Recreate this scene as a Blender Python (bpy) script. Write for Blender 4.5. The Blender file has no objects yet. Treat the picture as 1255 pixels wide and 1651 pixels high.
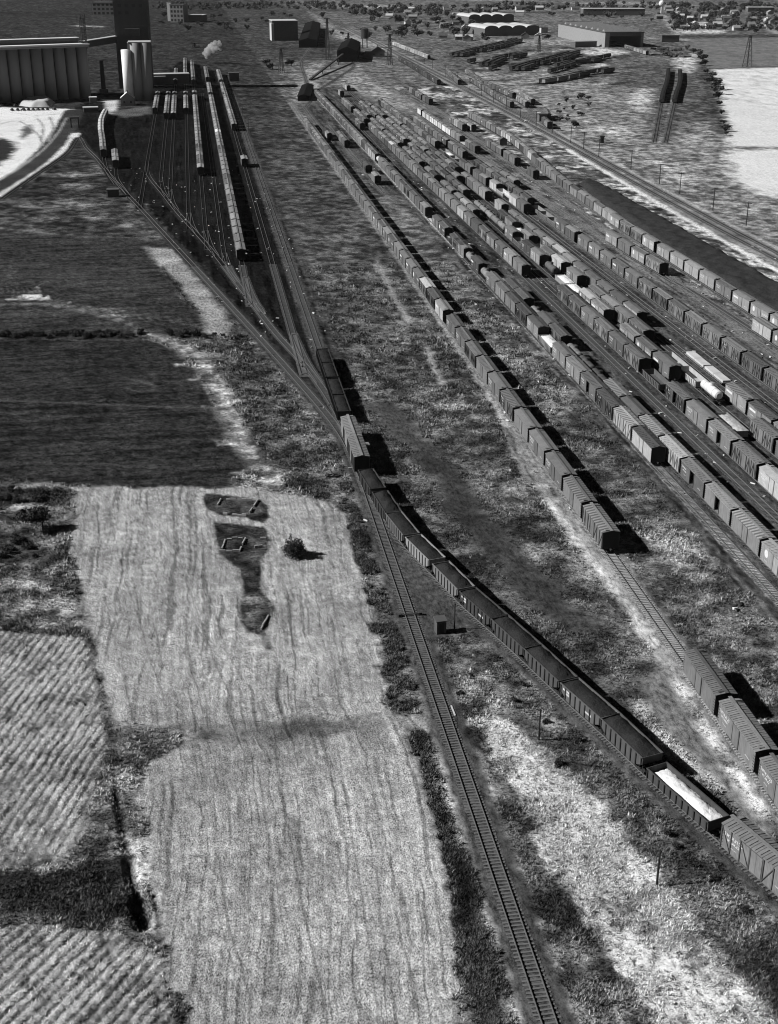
import bpy, math, random
import numpy as np
random.seed(7); RNG=np.random.default_rng(11)
C=bpy.context.scene.collection; D=bpy.data
R=math.radians
# ------------------------------------------------------------------ survey frame
# metres; tracks run along Y, the aircraft is over the origin at 97 m
FOC,YH,HC=2063.,-80.,97.; CX,CY=627.5,825.5; YAW=R(8.4)
TH=math.atan((CY-YH)/FOC); ST,CT=math.sin(TH),math.cos(TH); CA,SA=math.cos(YAW),math.sin(YAW)
def at(px,py,h=0.):
    d=(HC-h)/(ST+(py-CY)/FOC*CT); X=d*(px-CX)/FOC; Y=d*(CT-(py-CY)/FOC*ST)
    return (X*CA+Y*SA, -X*SA+Y*CA)
def px_of(x,y,z=0.):
    X=x*CA-y*SA; Y=x*SA+y*CA; zz=z-HC; d=Y*CT-zz*ST
    return CX+FOC*X/d, CY-FOC*(Y*ST+zz*CT)/d
def seen(x,y,m=60):
    if y<60: return False
    a,b=px_of(x,y,2); return -m<a<1255+m and -60<b<1651+m*1.6
SUN_EL=R(35.5); SH=R(-4)           # shadows fall towards +X and a little towards -Y

# ------------------------------------------------------------------ materials
def newmat(name,rough=.9,spec=.2):
    m=D.materials.new(name); m.use_nodes=True; nt=m.node_tree
    b=nt.nodes['Principled BSDF']; b.inputs['Roughness'].default_value=rough
    b.inputs['Specular IOR Level'].default_value=spec
    return m,nt,b
def N(nt,t,**kw):
    n=nt.nodes.new(t)
    for k,v in kw.items(): setattr(n,k,v)
    return n
def math_(nt,op,a,b=None,c=None,clamp=False):
    n=nt.nodes.new('ShaderNodeMath'); n.operation=op; n.use_clamp=clamp
    for i,v in enumerate((a,b,c)):
        if v is None: continue
        if isinstance(v,(int,float)): n.inputs[i].default_value=v
        else: nt.links.new(v,n.inputs[i])
    return n.outputs[0]
def noise(nt,vec,scale,detail=2,rough=.55):
    n=nt.nodes.new('ShaderNodeTexNoise'); n.inputs['Scale'].default_value=scale
    n.inputs['Detail'].default_value=detail; n.inputs['Roughness'].default_value=rough
    if vec is not None: nt.links.new(vec,n.inputs['Vector'])
    return n.outputs['Fac']
def mapped(nt,src,scale):
    n=nt.nodes.new('ShaderNodeMapping'); n.inputs['Scale'].default_value=scale; nt.links.new(src,n.inputs['Vector']); return n.outputs[0]
def objco(nt): return nt.nodes.new('ShaderNodeTexCoord').outputs['Object']
def simple(name,v,amp=.35,scale=2.,rough=.9,spec=.2,bump=0.,stretch=(1,1,1)):
    m,nt,b=newmat(name,rough,spec)
    co=mapped(nt,objco(nt),stretch)
    n1=noise(nt,co,scale,4,.6)
    f=math_(nt,'MULTIPLY_ADD',math_(nt,'SUBTRACT',n1,.5),2*amp,1.)
    val=math_(nt,'MULTIPLY',f,v,clamp=True)
    nt.links.new(val,b.inputs['Base Color'])
    if bump:
        bp=N(nt,'ShaderNodeBump'); bp.inputs['Strength'].default_value=bump; bp.inputs['Distance'].default_value=.2
        nt.links.new(n1,bp.inputs['Height']); nt.links.new(bp.outputs[0],b.inputs['Normal'])
    return m
def paint(name,mode='body',k=1.,src='obj'):
    """weathered freight-car paint; the colour is each object's own (or the mesh's 'tone')"""
    m,nt,b=newmat(name,.75,.25)
    if src=='obj':
        oi=N(nt,'ShaderNodeObjectInfo'); base=N(nt,'ShaderNodeSeparateColor'); nt.links.new(oi.outputs['Color'],base.inputs[0]); v=base.outputs[0]
        off=math_(nt,'MULTIPLY',oi.outputs['Random'],57.)
    else:
        a=N(nt,'ShaderNodeAttribute',attribute_name='tone'); v=a.outputs['Fac']; off=None
    co=objco(nt)
    if off is not None:
        add=N(nt,'ShaderNodeVectorMath',operation='ADD'); nt.links.new(co,add.inputs[0])
        cb=N(nt,'ShaderNodeCombineXYZ'); nt.links.new(off,cb.inputs[0]); nt.links.new(off,cb.inputs[1]); nt.links.new(cb.outputs[0],add.inputs[1]); wco=add.outputs[0]
    else: wco=co
    n1=noise(nt,wco,.55,3,.6); n2=noise(nt,mapped(nt,wco,(3,3,.35)),1.6,3,.6)
    f=math_(nt,'MULTIPLY_ADD',math_(nt,'SUBTRACT',n1,.5),.7,1.)
    f=math_(nt,'MULTIPLY',f,math_(nt,'MULTIPLY_ADD',math_(nt,'SUBTRACT',n2,.5),.8,1.))
    sep=N(nt,'ShaderNodeSeparateXYZ'); nt.links.new(co,sep.inputs[0]); y=sep.outputs[1]
    def stripe(period,width,depth,phase=0.):
        q=math_(nt,'FRACT',math_(nt,'ADD',math_(nt,'DIVIDE',y,period),phase))
        return math_(nt,'SUBTRACT',1.,math_(nt,'MULTIPLY',math_(nt,'LESS_THAN',q,width),depth))
    if mode=='seam': f=math_(nt,'MULTIPLY',f,stripe(.93,.13,.55))
    if mode=='band': f=math_(nt,'MULTIPLY',f,stripe(1.02,.5,.62))
    if mode=='board': f=math_(nt,'MULTIPLY',f,stripe(.22,.3,.2))
    if mode=='plate': f=math_(nt,'MULTIPLY',f,stripe(1.55,.04,.4))
    val=math_(nt,'MULTIPLY',math_(nt,'MULTIPLY',f,v),k,clamp=True)
    nt.links.new(val,b.inputs['Base Color'])
    return m
M={}
M['body']=paint('car_paint'); M['plate']=paint('car_plate_side','plate'); M['board']=paint('car_board_side','board')
M['roof']=paint('car_roof'); M['seam']=paint('car_roof_seam','seam'); M['band']=paint('car_roof_banded','band')
M['far']=paint('far_car_paint','body',1.,'attr')
M['under']=simple('underframe_iron',.035,.3,3)
M['brace']=paint('brace_iron','body',.42)
M['end']=simple('black_end_shade',.022,.4,2)  # near-black car ends: their deep shade is put into the colour
M['letter']=simple('lettering_white',.6,.25,5)
M['coal']=simple('coal',.022,.9,4,.75,.15,.8)
M['sand']=simple('white_sand',.8,.25,1.6,.95,.1,.6)
M['sandgrey']=simple('pale_gravel',.5,.3,2.)
M['rail']=simple('rail_steel',.13,.3,1.,.55,.4)
M['tie']=simple('weathered_tie',.13,.6,1.5)
M['tielight']=simple('pale_tie',.38,.4,1.5)
M['pole']=simple('pole_wood',.025,.4,2)
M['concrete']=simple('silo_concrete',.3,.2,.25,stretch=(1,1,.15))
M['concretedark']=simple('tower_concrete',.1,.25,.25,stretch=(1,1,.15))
M['concretepale']=simple('deck_concrete',.5,.3,.4)
M['wallgrey']=simple('wall_grey',.26,.3,.5)
M['walldark']=simple('wall_dark_brick',.12,.3,.5)
M['roofdark']=simple('roof_dark',.09,.4,.5)
M['roofpale']=simple('roof_pale',.5,.25,.5)
M['white']=simple('white_paint',.8,.1,1.)
M['glass']=simple('window_dark',.03,.1,1.,.3,.5)
M['steam']=simple('steam',.9,.05,1.)
M['leafdark']=simple('dark_leaves',.05,.9,1.3)
M['leaf']=simple('leaves',.08,.8,1.0)
M['bark']=simple('bark',.04,.4,2)
M['stone']=simple('pale_stone',.5,.4,2)
M['soot']=simple('soot_black',.014,.5,1.,1.,0.)
M['stonegrey']=simple('old_stone',.33,.5,2)
M['junk']=simple('rusty_iron',.05,.5,2)
M['car']=paint('auto_paint')
# tufts: tone stored per blade
def attr_mat(name,amp=.3):
    m,nt,b=newmat(name,.95,.1)
    a=N(nt,'ShaderNodeAttribute',attribute_name='tone'); co=objco(nt)
    f=math_(nt,'MULTIPLY_ADD',math_(nt,'SUBTRACT',noise(nt,co,3.,2),.5),2*amp,1.)
    nt.links.new(math_(nt,'MULTIPLY',f,a.outputs['Fac'],clamp=True),b.inputs['Base Color'])
    ge=N(nt,'ShaderNodeNewGeometry'); va=N(nt,'ShaderNodeVectorMath',operation='SCALE'); va.inputs['Scale'].default_value=.45; nt.links.new(ge.outputs['Normal'],va.inputs[0])
    vb=N(nt,'ShaderNodeVectorMath',operation='ADD'); nt.links.new(va.outputs[0],vb.inputs[0]); vb.inputs[1].default_value=(-.25,0,.9)
    vn=N(nt,'ShaderNodeVectorMath',operation='NORMALIZE'); nt.links.new(vb.outputs[0],vn.inputs[0]); nt.links.new(vn.outputs[0],b.inputs['Normal']); return m
M['tuft']=attr_mat('dry_weeds')
def ground_mat():
    m,nt,b=newmat('ground_soil',1.,0.)
    co=objco(nt)
    tone=N(nt,'ShaderNodeAttribute',attribute_name='tone').outputs['Fac']
    tex=N(nt,'ShaderNodeAttribute',attribute_name='tex'); sp=N(nt,'ShaderNodeSeparateColor'); nt.links.new(tex.outputs['Color'],sp.inputs[0])
    g,s,p=sp.outputs
    row=N(nt,'ShaderNodeAttribute',attribute_name='row').outputs['Fac']
    def c(n,a): return math_(nt,'MULTIPLY',math_(nt,'SUBTRACT',n,.5),a)
    nA=noise(nt,co,.28,3,.6); nB=noise(nt,mapped(nt,co,(1,1.25,1)),1.5,3,.65); nC=noise(nt,co,5.5,2,.6)
    nD=noise(nt,mapped(nt,co,(.8,1.1,1)),.62,3,.7)
    grass=math_(nt,'ADD',math_(nt,'ADD',math_(nt,'ADD',c(nA,1.6),c(nD,3.)),c(nB,3.6)),c(nC,3.))
    xyz=N(nt,'ShaderNodeSeparateXYZ'); nt.links.new(co,xyz.inputs[0])
    cb=N(nt,'ShaderNodeCombineXYZ'); nt.links.new(math_(nt,'MULTIPLY',row,2.4),cb.inputs[0]); nt.links.new(math_(nt,'MULTIPLY',xyz.outputs[1],.10),cb.inputs[1])
    nR=noise(nt,cb.outputs[0],1.,2,.6)
    cb2=N(nt,'ShaderNodeCombineXYZ'); nt.links.new(math_(nt,'MULTIPLY',row,6.),cb2.inputs[0]); nt.links.new(math_(nt,'MULTIPLY',xyz.outputs[1],3.4),cb2.inputs[1])
    nS=noise(nt,cb2.outputs[0],1.,3,.7)
    stub=math_(nt,'ADD',math_(nt,'ADD',c(nR,1.2),c(nS,4.6)),c(nD,1.3))
    nP=noise(nt,mapped(nt,co,(1.3,2.4,1)),2.2,3,.7)
    nQ=noise(nt,mapped(nt,co,(1.,1.5,1)),.7,3,.75)
    plo=math_(nt,'ADD',math_(nt,'ADD',c(nP,5.),c(nA,.6)),c(nQ,3.6))
    rest=math_(nt,'SUBTRACT',1.,math_(nt,'ADD',math_(nt,'ADD',g,s),p),clamp=True)
    nG=noise(nt,co,9.,2,.6); nH=noise(nt,mapped(nt,co,(1.2,.5,1)),1.2,4,.7)
    grav=math_(nt,'ADD',math_(nt,'ADD',c(nH,3.8),c(nG,2.6)),c(nA,1.))
    f=math_(nt,'ADD',math_(nt,'ADD',math_(nt,'MULTIPLY',grass,g),math_(nt,'MULTIPLY',stub,s)),math_(nt,'ADD',math_(nt,'MULTIPLY',plo,p),math_(nt,'MULTIPLY',grav,rest)))
    f=math_(nt,'MAXIMUM',math_(nt,'ADD',f,1.),.16)
    val=math_(nt,'MULTIPLY',f,tone); val=math_(nt,'MINIMUM',val,.85)
    nt.links.new(val,b.inputs['Base Color'])
    hgt=math_(nt,'ADD',math_(nt,'MULTIPLY',nB,math_(nt,'ADD',math_(nt,'MULTIPLY',g,.5),.05)),math_(nt,'MULTIPLY',math_(nt,'ADD',nP,nS),math_(nt,'ADD',math_(nt,'MULTIPLY',p,.3),math_(nt,'MULTIPLY',s,.12))))
    bp=N(nt,'ShaderNodeBump'); bp.inputs['Strength'].default_value=.8; bp.inputs['Distance'].default_value=.45
    nt.links.new(hgt,bp.inputs['Height']); nt.links.new(bp.outputs[0],b.inputs['Normal'])
    return m
M['ground']=ground_mat()

# ------------------------------------------------------------------ mesh building
class MB:
    def __init__(s): s.v=[]; s.f=[]; s.mi=[]; s.m=[]; s.tone=[]
    def _m(s,mat):
        if mat not in s.m: s.m.append(mat)
        return s.m.index(mat)
    def poly(s,vs,fs,mat):
        o=len(s.v); s.v+=[tuple(v) for v in vs]; k=s._m(mat)
        for f in fs: s.f.append([o+i for i in f]); s.mi.append(k)
        return s
    def box(s,x0,x1,y0,y1,z0,z1,mat):
        return s.poly([(x0,y0,z0),(x1,y0,z0),(x1,y1,z0),(x0,y1,z0),(x0,y0,z1),(x1,y0,z1),(x1,y1,z1),(x0,y1,z1)],
            [(0,3,2,1),(4,5,6,7),(0,1,5,4),(1,2,6,5),(2,3,7,6),(3,0,4,7)],mat)
    def bar(s,p,q,w,h,mat):
        """box beam from p to q, w wide sideways, h thick"""
        p=np.array(p,float); q=np.array(q,float); d=q-p; L=np.linalg.norm(d); d/=L
        up=np.array((0,0,1.)) if abs(d[2])<.95 else np.array((1.,0,0))
        sx=np.cross(d,up); sx/=np.linalg.norm(sx); sz=np.cross(sx,d)
        vs=[]
        for e in (p,q):
            for a,b in ((-1,-1),(1,-1),(1,1),(-1,1)): vs.append(e+sx*a*w/2+sz*b*h/2)
        return s.poly(vs,[(0,1,2,3),(7,6,5,4),(0,4,5,1),(1,5,6,2),(2,6,7,3),(3,7,4,0)],mat)
    def cyl(s,p,q,r,n,mat,r2=None):
        p=np.array(p,float); q=np.array(q,float); d=q-p; d/=np.linalg.norm(d); r2=r if r2 is None else r2
        up=np.array((0,0,1.)) if abs(d[2])<.95 else np.array((1.,0,0))
        a=np.cross(d,up); a/=np.linalg.norm(a); b=np.cross(d,a); vs=[]
        for e,rr in ((p,r),(q,r2)):
            for i in range(n):
                t=2*math.pi*i/n; vs.append(e+rr*(a*math.cos(t)+b*math.sin(t)))
        fs=[(i,(i+1)%n,n+(i+1)%n,n+i) for i in range(n)]+[tuple(range(n))[::-1],tuple(range(n,2*n))]
        return s.poly(vs,fs,mat)
    def mesh(s,name,smooth=False):
        me=D.meshes.new(name); me.from_pydata(s.v,[],s.f)
        for m in s.m: me.materials.append(m)
        me.polygons.foreach_set('material_index',s.mi)
        if smooth: me.polygons.foreach_set('use_smooth',[True]*len(s.f))
        me.update(); return me
    def build(s,name,parent=None,smooth=False,loc=None,rz=0):
        return link(name,s.mesh(name,smooth),parent,loc,rz)
def link(name,me,parent=None,loc=None,rz=0,col=None):
    o=D.objects.new(name,me); C.objects.link(o)
    if parent is not None: o.parent=parent
    if loc is not None: o.location=loc
    if rz: o.rotation_euler=(0,0,rz)
    if col is not None: o.color=(col,col,col,1)
    return o
def tag(o,label,cat,group=None):
    o['label']=label; o['category']=cat
    if group: o['group']=group
    return o
def thing(name,label,cat,loc=(0,0,0),rz=0,group=None):
    o=D.objects.new(name,None); C.objects.link(o); o.location=loc; o.rotation_euler=(0,0,rz); o.empty_display_size=.5
    return tag(o,label,cat,group)
def struct(o,kind='structure'): o['kind']=kind; return o
def npmesh(name,co,faces,mat,attrs=(),smooth=False):
    """big mesh from numpy: faces (n,k)"""
    me=D.meshes.new(name); n,k=faces.shape
    me.vertices.add(len(co)); me.vertices.foreach_set('co',np.asarray(co,np.float32).ravel())
    me.loops.add(n*k); me.loops.foreach_set('vertex_index',faces.astype(np.int32).ravel())
    me.polygons.add(n); me.polygons.foreach_set('loop_start',(np.arange(n)*k).astype(np.int32))
    for an,data in attrs:
        if data.ndim==1:
            a=me.attributes.new(an,'FLOAT','POINT'); a.data.foreach_set('value',data.astype(np.float32))
        else:
            a=me.attributes.new(an,'FLOAT_COLOR','POINT'); a.data.foreach_set('color',data.astype(np.float32).ravel())
    me.materials.append(mat)
    me.update(calc_edges=True)
    me.polygons.foreach_set('use_smooth',np.full(n,smooth))
    return me

# ------------------------------------------------------------------ noise in numpy
def vnoise(x,y,seed=0):
    xi=np.floor(x).astype(np.int64); yi=np.floor(y).astype(np.int64); fx=x-xi; fy=y-yi
    fx=fx*fx*(3-2*fx); fy=fy*fy*(3-2*fy)
    def h(a,b):
        n=(a*374761393+b*668265263+seed*982451653)&0x7fffffff
        n=((n^(n>>13))*1274126177)&0x7fffffff
        return ((n^(n>>16))&0xffff)/65535.
    return (h(xi,yi)*(1-fx)+h(xi+1,yi)*fx)*(1-fy)+(h(xi,yi+1)*(1-fx)+h(xi+1,yi+1)*fx)*fy
def fbm(x,y,seed=0,o=3):
    t=0;a=1;n=0
    for i in range(o): t=t+a*vnoise(x,y,seed+i*17); n+=a; a*=.5; x=x*2.03; y=y*2.03
    return t/n
def catmull(pts,step):
    P=np.array(pts,float)
    if len(P)==2:
        n=max(2,int(np.linalg.norm(P[1]-P[0])/step)); return P[0]+(P[1]-P[0])*np.linspace(0,1,n+1)[:,None]
    Q=np.vstack([2*P[0]-P[1],P,2*P[-1]-P[-2]]); out=[]
    for i in range(len(P)-1):
        p0,p1,p2,p3=Q[i:i+4]; n=max(2,int(np.linalg.norm(p2-p1)/step)); t=np.linspace(0,1,n,endpoint=False)[:,None]
        out.append(.5*(2*p1+(p2-p0)*t+(2*p0-5*p1+4*p2-p3)*t**2+(3*p1-p0-3*p2+p3)*t**3))
    return np.vstack(out+[P[-1:]])
class Path:
    def __init__(s,pts,step=3.):
        s.p=catmull(pts,step); d=np.diff(s.p,axis=0); s.L=np.concatenate([[0],np.cumsum(np.hypot(d[:,0],d[:,1]))])
    def pos(s,t):
        return np.array([np.interp(t,s.L,s.p[:,0]),np.interp(t,s.L,s.p[:,1])])
    def ang(s,t):
        a=s.pos(t-2);b=s.pos(t+2); return math.atan2(-(b-a)[0],(b-a)[1])
    def near(s,x,y):
        return s.L[np.argmin((s.p[:,0]-x)**2+(s.p[:,1]-y)**2)]
def offset(pts,d):
    """shift a polyline sideways: +d is to the right when walking along decreasing Y reversed (towards +X for +Y travel)"""
    P=np.array(pts,float); T=np.gradient(P,axis=0); T/=np.linalg.norm(T,axis=1)[:,None]
    return P+d*np.stack([T[:,1],-T[:,0]],1)
# ------------------------------------------------------------------ tracks (centre lines)
def st(u,v0,v1): return [(u,v0),(u,v1)]
def eave(pts,h=4.1,d=1.55):
    """centre line of a string whose left upper edge was sighted at these pixels"""
    return offset([at(a,b,h) for a,b in pts],d)
HOPPX=[(575.6,754.7),(599,791.6),(622.5,828.4),(649.3,861.9),(695.9,907.8),(739.6,952.3),(791.5,997.5),(845,1046),(900.3,1097.9),(972.2,1161.4),(1032.3,1218.9)]
hop=offset([(28,262),(28,245)]+[at(a,b,3.3) for a,b in HOPPX]+[at(1155,1335.4,2.6),at(1195.3,1354.5,4.1),at(1242.6,1394,4.1)],-1.55)
coal_line=[(29.55,290),(29.55,262)]+[tuple(p) for p in hop[1:]]
e=np.array(coal_line[-1]); dd=e-np.array(coal_line[-3]); coal_line.append(tuple(e+dd/np.linalg.norm(dd)*40))
Sa=[(168.2,173.8),(163.4,181.4),(159.4,191),(158.3,199),(158.3,208.5),(160.2,222.9),(161.8,242)]
sa_line=[tuple(p) for p in offset([at(a,b,4.1) for a,b in Sa],-1.55)]
sb_line=[tuple(p) for p in offset([at(179.3,235.1,4.1),at(181.2,259.2,4.1)],-1.55)]
LEAD1=[at(3,321),at(63,279),at(108,247),at(127,222),(-57,720),(-49.5,683),(-37.8,616),(-22.5,536),(-16.8,506),(6,386),(20.6,308),(27.8,265),(29.3,240),(29.55,228)]
LEAD2=[(-23.7,660),(-21.8,622),(-14.7,573),(-8.6,531),(-2.5,494),(4.7,449),(14.3,380),(19.4,344),(25.2,310),(28.4,282),(29.55,258)]
def branch(u,v0,vl): return [(u,v0),(u,vl+55),(u+.25,vl+28),(u+1.5,vl),(u+3.3,vl-18)]
K_LINE=[(157.6,60),(157.6,430),(158.6,480),(159.6,510),(161.5,560),(166,620),(171,680),(173,730),(173,830)]
MAIN=[(195,60),(195.2,411),(196.2,505),(198.4,600),(201,700),(203,800),(204.5,920),(207.,1141),(213,1850),(214,2700)]
M_LINES={'m1':[(199.3,1320),(197.7,1200),(195,1120),(192.6,1030),(192,960)],
 'm2':[(224.5,1620),(225.4,1506),(227.6,1390),(229.6,1283),(229,1200)],
 'm3':[(222,1230),(219.9,1158),(214.2,1094),(208.7,1033),(207,990)],
 'm4':[(222.5,1090),(222.2,1070),(221.5,1035),(219,995),(216,950),(214,919),(212,870),(211,800)],
 'm5':[(235,1200),(233.6,1161),(233.7,1115),(228,1055),(227,978),(227.5,929),(227,880)],
 'm6':[(237,975),(236,952),(230.6,888),(226,840),(216,790)],
 'm7':[(226,925),(225.6,909),(222.4,871),(212,790),(206.5,745)]}
TR={ # name: (points, kind of ties 0 none / 1 dark / 2 pale, ballast tone, half width)
 'straight track':(st(29.55,66,1010),1,.07,2.3), 'coal lead':(coal_line,1,.075,2.4),
 'lead one':(LEAD1,1,.04,2.0),'lead two':(LEAD2,1,.025,2.0),'sa':(sa_line+[(-42,640),(-36,600)],0,.011,2),'sb':(sb_line+[(-36,615),(-30,575)],0,.011,2),
 'c1':(st(-23.7,540,1010),0,.011,2),'c2':(branch(-16.2,1010,583),0,.011,2),'c3':(branch(-11.7,1200,552),0,.011,2),'c4':(branch(-3.9,1320,500),0,.011,2),
 'c5':(branch(2.3,1290,463),1,.012,2),'c6':(branch(8.,1000,423),1,.012,2),'d':(branch(13.6,1230,385),1,.012,2),'e':(branch(23.8,1180,316),1,.012,2),
 'A':([(67.2,60),(67.35,150),(67.95,205),(67.95,930)],2,.2,1.9),'AB':(st(80.8,560,800),0,.1,2),'W':(st(74.6,722,900),0,.1,2),'B':(st(90.05,60,1016),1,.42,1.1),
 'C0':([(93.85,60),(93.85,420),(95,520),(97.5,700),(98.5,800)],1,.05,1.7),'C':(st(103.4,60,945),1,.05,1.7),'D':(st(107.6,60,980),0,.05,1.7),
 'E':(st(112.8,60,930),0,.05,1.7),'F':(st(117,60,1040),0,.05,1.7),'G':(st(121.2,60,850),0,.05,1.7),
 'H':([(130.1,60),(130.1,520),(128.4,600),(127.6,900)],0,.055,1.7),'I':(st(134.9,60,800),1,.1,1.9),'I2':([(140.2,60),(140.2,520),(136,640)],1,.12,1.9),
 'J':([(151,60),(151,340),(148.5,390),(146.6,450),(145.2,600),(145.2,900)],1,.14,1.9),'J2':([(147,60),(147,300),(150.5,420),(156,640),(156.5,820)],0,.14,1.9),
 'K':(K_LINE,1,.12,2),'J3':(st(161.3,740,1010),0,.14,1.9),
 'north':([(76,900),(85,960),(94,1110),(104,1270),(124,1420),(150,1620)],0,.1,2),'north2':([(92,1000),(128,1140),(150,1240),(160,1400)],0,.1,2),
 'main one':(MAIN,1,.06,1.5),'main two':(offset(MAIN,4.6),1,.06,1.5),'lumber siding':(st(124.1,272,322),0,.06,1.5),
 'black one':([at(1078,110),at(1077,125),at(1074,140),at(1068,160),at(1055,230)],0,.08,1.8),'black two':([at(1096,112),at(1097,130),at(1094,145),at(1089,160),at(1073,230)],0,.08,1.8),'shed siding':([at(960,67),at(983,73),at(1010,79.5),at(1045,90),at(1075,99)],0,.12,1.8)}
for k,v in M_LINES.items(): TR[k]=(v,0,.12,2)
TP={k:Path([tuple(q) for q in v[0]],4.) for k,v in TR.items()}

# ------------------------------------------------------------------ the ground
def make_ground():
    n=320; r0=52.; r=r0*np.exp(np.arange(int(n*math.log(4300/r0)))/n)
    ph=np.linspace(-R(27.5),R(27.5),int(R(55)*800)); wing=np.linspace(R(28),R(62),40); ph=np.concatenate([-wing[::-1],ph,wing]); nr,npz=len(r),len(ph)
    rr,pp=np.meshgrid(r,ph,indexing='ij'); a=pp+YAW
    x=(rr*np.sin(a)).ravel(); y=(rr*np.cos(a)).ravel()
    nv=len(x); cell=(rr/500).ravel()
    tone=np.full(nv,.10); g=np.ones(nv); s=np.zeros(nv); p=np.zeros(nv); row=x.copy(); z=np.zeros(nv); zone=np.zeros(nv,np.int8)
    big=fbm(x/38,y/38,5,3); mid=fbm(x/9,y/9,9,3); sm=fbm(x/2.2,y/2.2,3,3)
    m2=fbm(x/3.4,y/3.4,15,3); tone*=np.clip(1+1.2*(big-.5)+1.4*(mid-.5),.4,2)
    z+=.5*(sm-.5)*np.clip(1-cell/1.5,0,1)
    wx=(fbm(x/5,y/5,21,3)-.5); wy=(fbm(x/5,y/5,22,3)-.5)
    wx2=(vnoise(x/1.1,y/1.1,31)-.5); wy2=(vnoise(x/1.1,y/1.1,32)-.5)
    def sub(P,m):
        return np.nonzero((x>P[:,0].min()-m)&(x<P[:,0].max()+m)&(y>P[:,1].min()-m)&(y<P[:,1].max()+m))[0]
    def pdist(P,X,Y,closed):
        d=np.full(len(X),1e9); ins=np.zeros(len(X),bool); m=len(P)
        for i in range(m if closed else m-1):
            ax,ay=P[i]; bx,by=P[(i+1)%m]; ex,ey=bx-ax,by-ay; L=ex*ex+ey*ey+1e-9
            t=np.clip(((X-ax)*ex+(Y-ay)*ey)/L,0,1); d=np.minimum(d,(X-ax-t*ex)**2+(Y-ay-t*ey)**2)
            if closed and ay!=by:
                c=((ay>Y)!=(by>Y)); ins^=c&(X<ex*(Y-ay)/(by-ay)+ax)
        d=np.sqrt(d); return np.where(ins,d,-d) if closed else d
    def lay(idx,mk,t,tex,mott=.5,zn=None,zz=None):
        m=np.clip(mk,0,1)
        tv=t*np.clip(1+mott*2*(mid[idx]-.5)+mott*(big[idx]-.5),.35,2.2)
        tone[idx]=tone[idx]*(1-m)+tv*m
        for arr,w in zip((g,s,p),tex): arr[idx]=arr[idx]*(1-m)+w*m
        if zn is not None: zone[idx[m>.5]]=zn
        if zz is not None: z[idx]=z[idx]*(1-m)+zz*m
    def poly(px,t,tex,soft=1.,warp=2.,mott=.5,zn=None,zz=None,op=1.,world=False):
        P=np.array(px if world else [at(a,b) for a,b in px],float); ii=sub(P,soft+warp)
        X=x[ii]+wx[ii]*warp+wx2[ii]*warp*.35; Y=y[ii]+wy[ii]*warp+wy2[ii]*warp*.35
        d=pdist(P,X,Y,True); lay(ii,op*(d/soft*.5+.5),t,tex,mott,zn,zz); return ii,d
    def line(pts,w,t,tex,soft=.6,warp=.8,mott=.4,zn=None,zz=None,op=1.,world=False):
        P=np.array(pts if world else [at(a,b) for a,b in pts],float); P=catmull(P,8.); ii=sub(P,w+soft+warp)
        X=x[ii]+wx[ii]*warp+wx2[ii]*warp*.35; Y=y[ii]+wy[ii]*warp+wy2[ii]*warp*.35
        d=w-pdist(P,X,Y,False); lay(ii,op*(d/soft*.5+.5),t,tex,mott,zn,zz); return ii,d
    GR,SB,PL,GV=(1,0,0),(0,1,0),(0,0,1),(0,0,0)
    # --- wide belts of country
    poly([(-900,1400),(70,1420),(70,640),(-75,560),(-160,480),(-300,470),(-900,700)],.055,GR,40,40,.5,world=True)
    poly([(-900,4300),(-900,1400),(60,1400),(70,900),(140,1250),(200,1500),(210,4300)],.055,GR,40,40,.6,world=True)
    poly([(64,700),(64,1020),(90,1300),(190,1300),(196,1100),(160,1000),(150,700)],.13,GR,12,25,.6,world=True)
    poly([(198,60),(198,600),(206,900),(212,1150),(300,1150),(330,1000),(300,800),(420,500),(420,60)],.21,GR,10,22,.5,world=True)
    poly([(210,1500),(260,1250),(300,1150),(480,1050),(800,1150),(1500,4300),(230,4300)],.12,GR,40,60,.6,world=True)
    # meadow between the left yard and the long string
    poly([(34,250),(31,330),(34,700),(60,720),(64,500),(64,250),(62,150),(50,150),(36,210)],.10,GR,4,8,.5,world=True)
    poly([(69,60),(69,560),(76,560),(87,500),(88,60)],.125,GR,2,4,.5,world=True)
    # --- yard cinders
    poly([(86,60),(86,560),(78,570),(70,700),(74,940),(96,1020),(120,1060),(135,980),(140,820),(142,60)],.058,GV,2.5,5,.6,5,0.,world=True)
    poly([(140,60),(139,820),(134,1010),(164,1010),(164,820),(160,640),(163,560),(154,470),(154,60)],.115,GV,3,5,.5,5,0.,world=True)
    poly([(-62,745),(-50,683),(-22,540),(6,390),(22,305),(30,262),(33.5,300),(34,420),(31,700),(30,1010),(26,1180),(10,1260),(-10,1310),(-35,1000),(-30,880),(-75,960),(-80,900)],.010,GV,2.5,4,.4,5,0.,world=True)
    poly([(154.5,60),(154.5,470),(164,560),(176,700),(176,960),(198,1030),(199,800),(193,560),(190,400),(190,60)],.13,GR,4,14,.5,world=True)
    mk=(x>155)&(x<201)&(y<1030)&(g>.5); qn=fbm(x/3.2+wx*2,y/4.5,95,3)*.6+fbm(x/11,y/16,96,2)*.4; tone[mk]=np.where(g[mk]>.5,.055+.5*np.clip((qn[mk]-.47)*5.5,0,1),tone[mk])
    for a,b,c,d in ((176,590,8,20),(180,640,9,14),(168,650,5,18),(184,700,5,30),(178,760,6,25),(186,800,5,30),(172,900,8,25),(183,930,7,18)):
        poly([(a-c,b-d),(a+c,b-d),(a+c,b+d),(a-c,b+d)],.09,GR,5,12,.6,None,None,.75,True)
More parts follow.
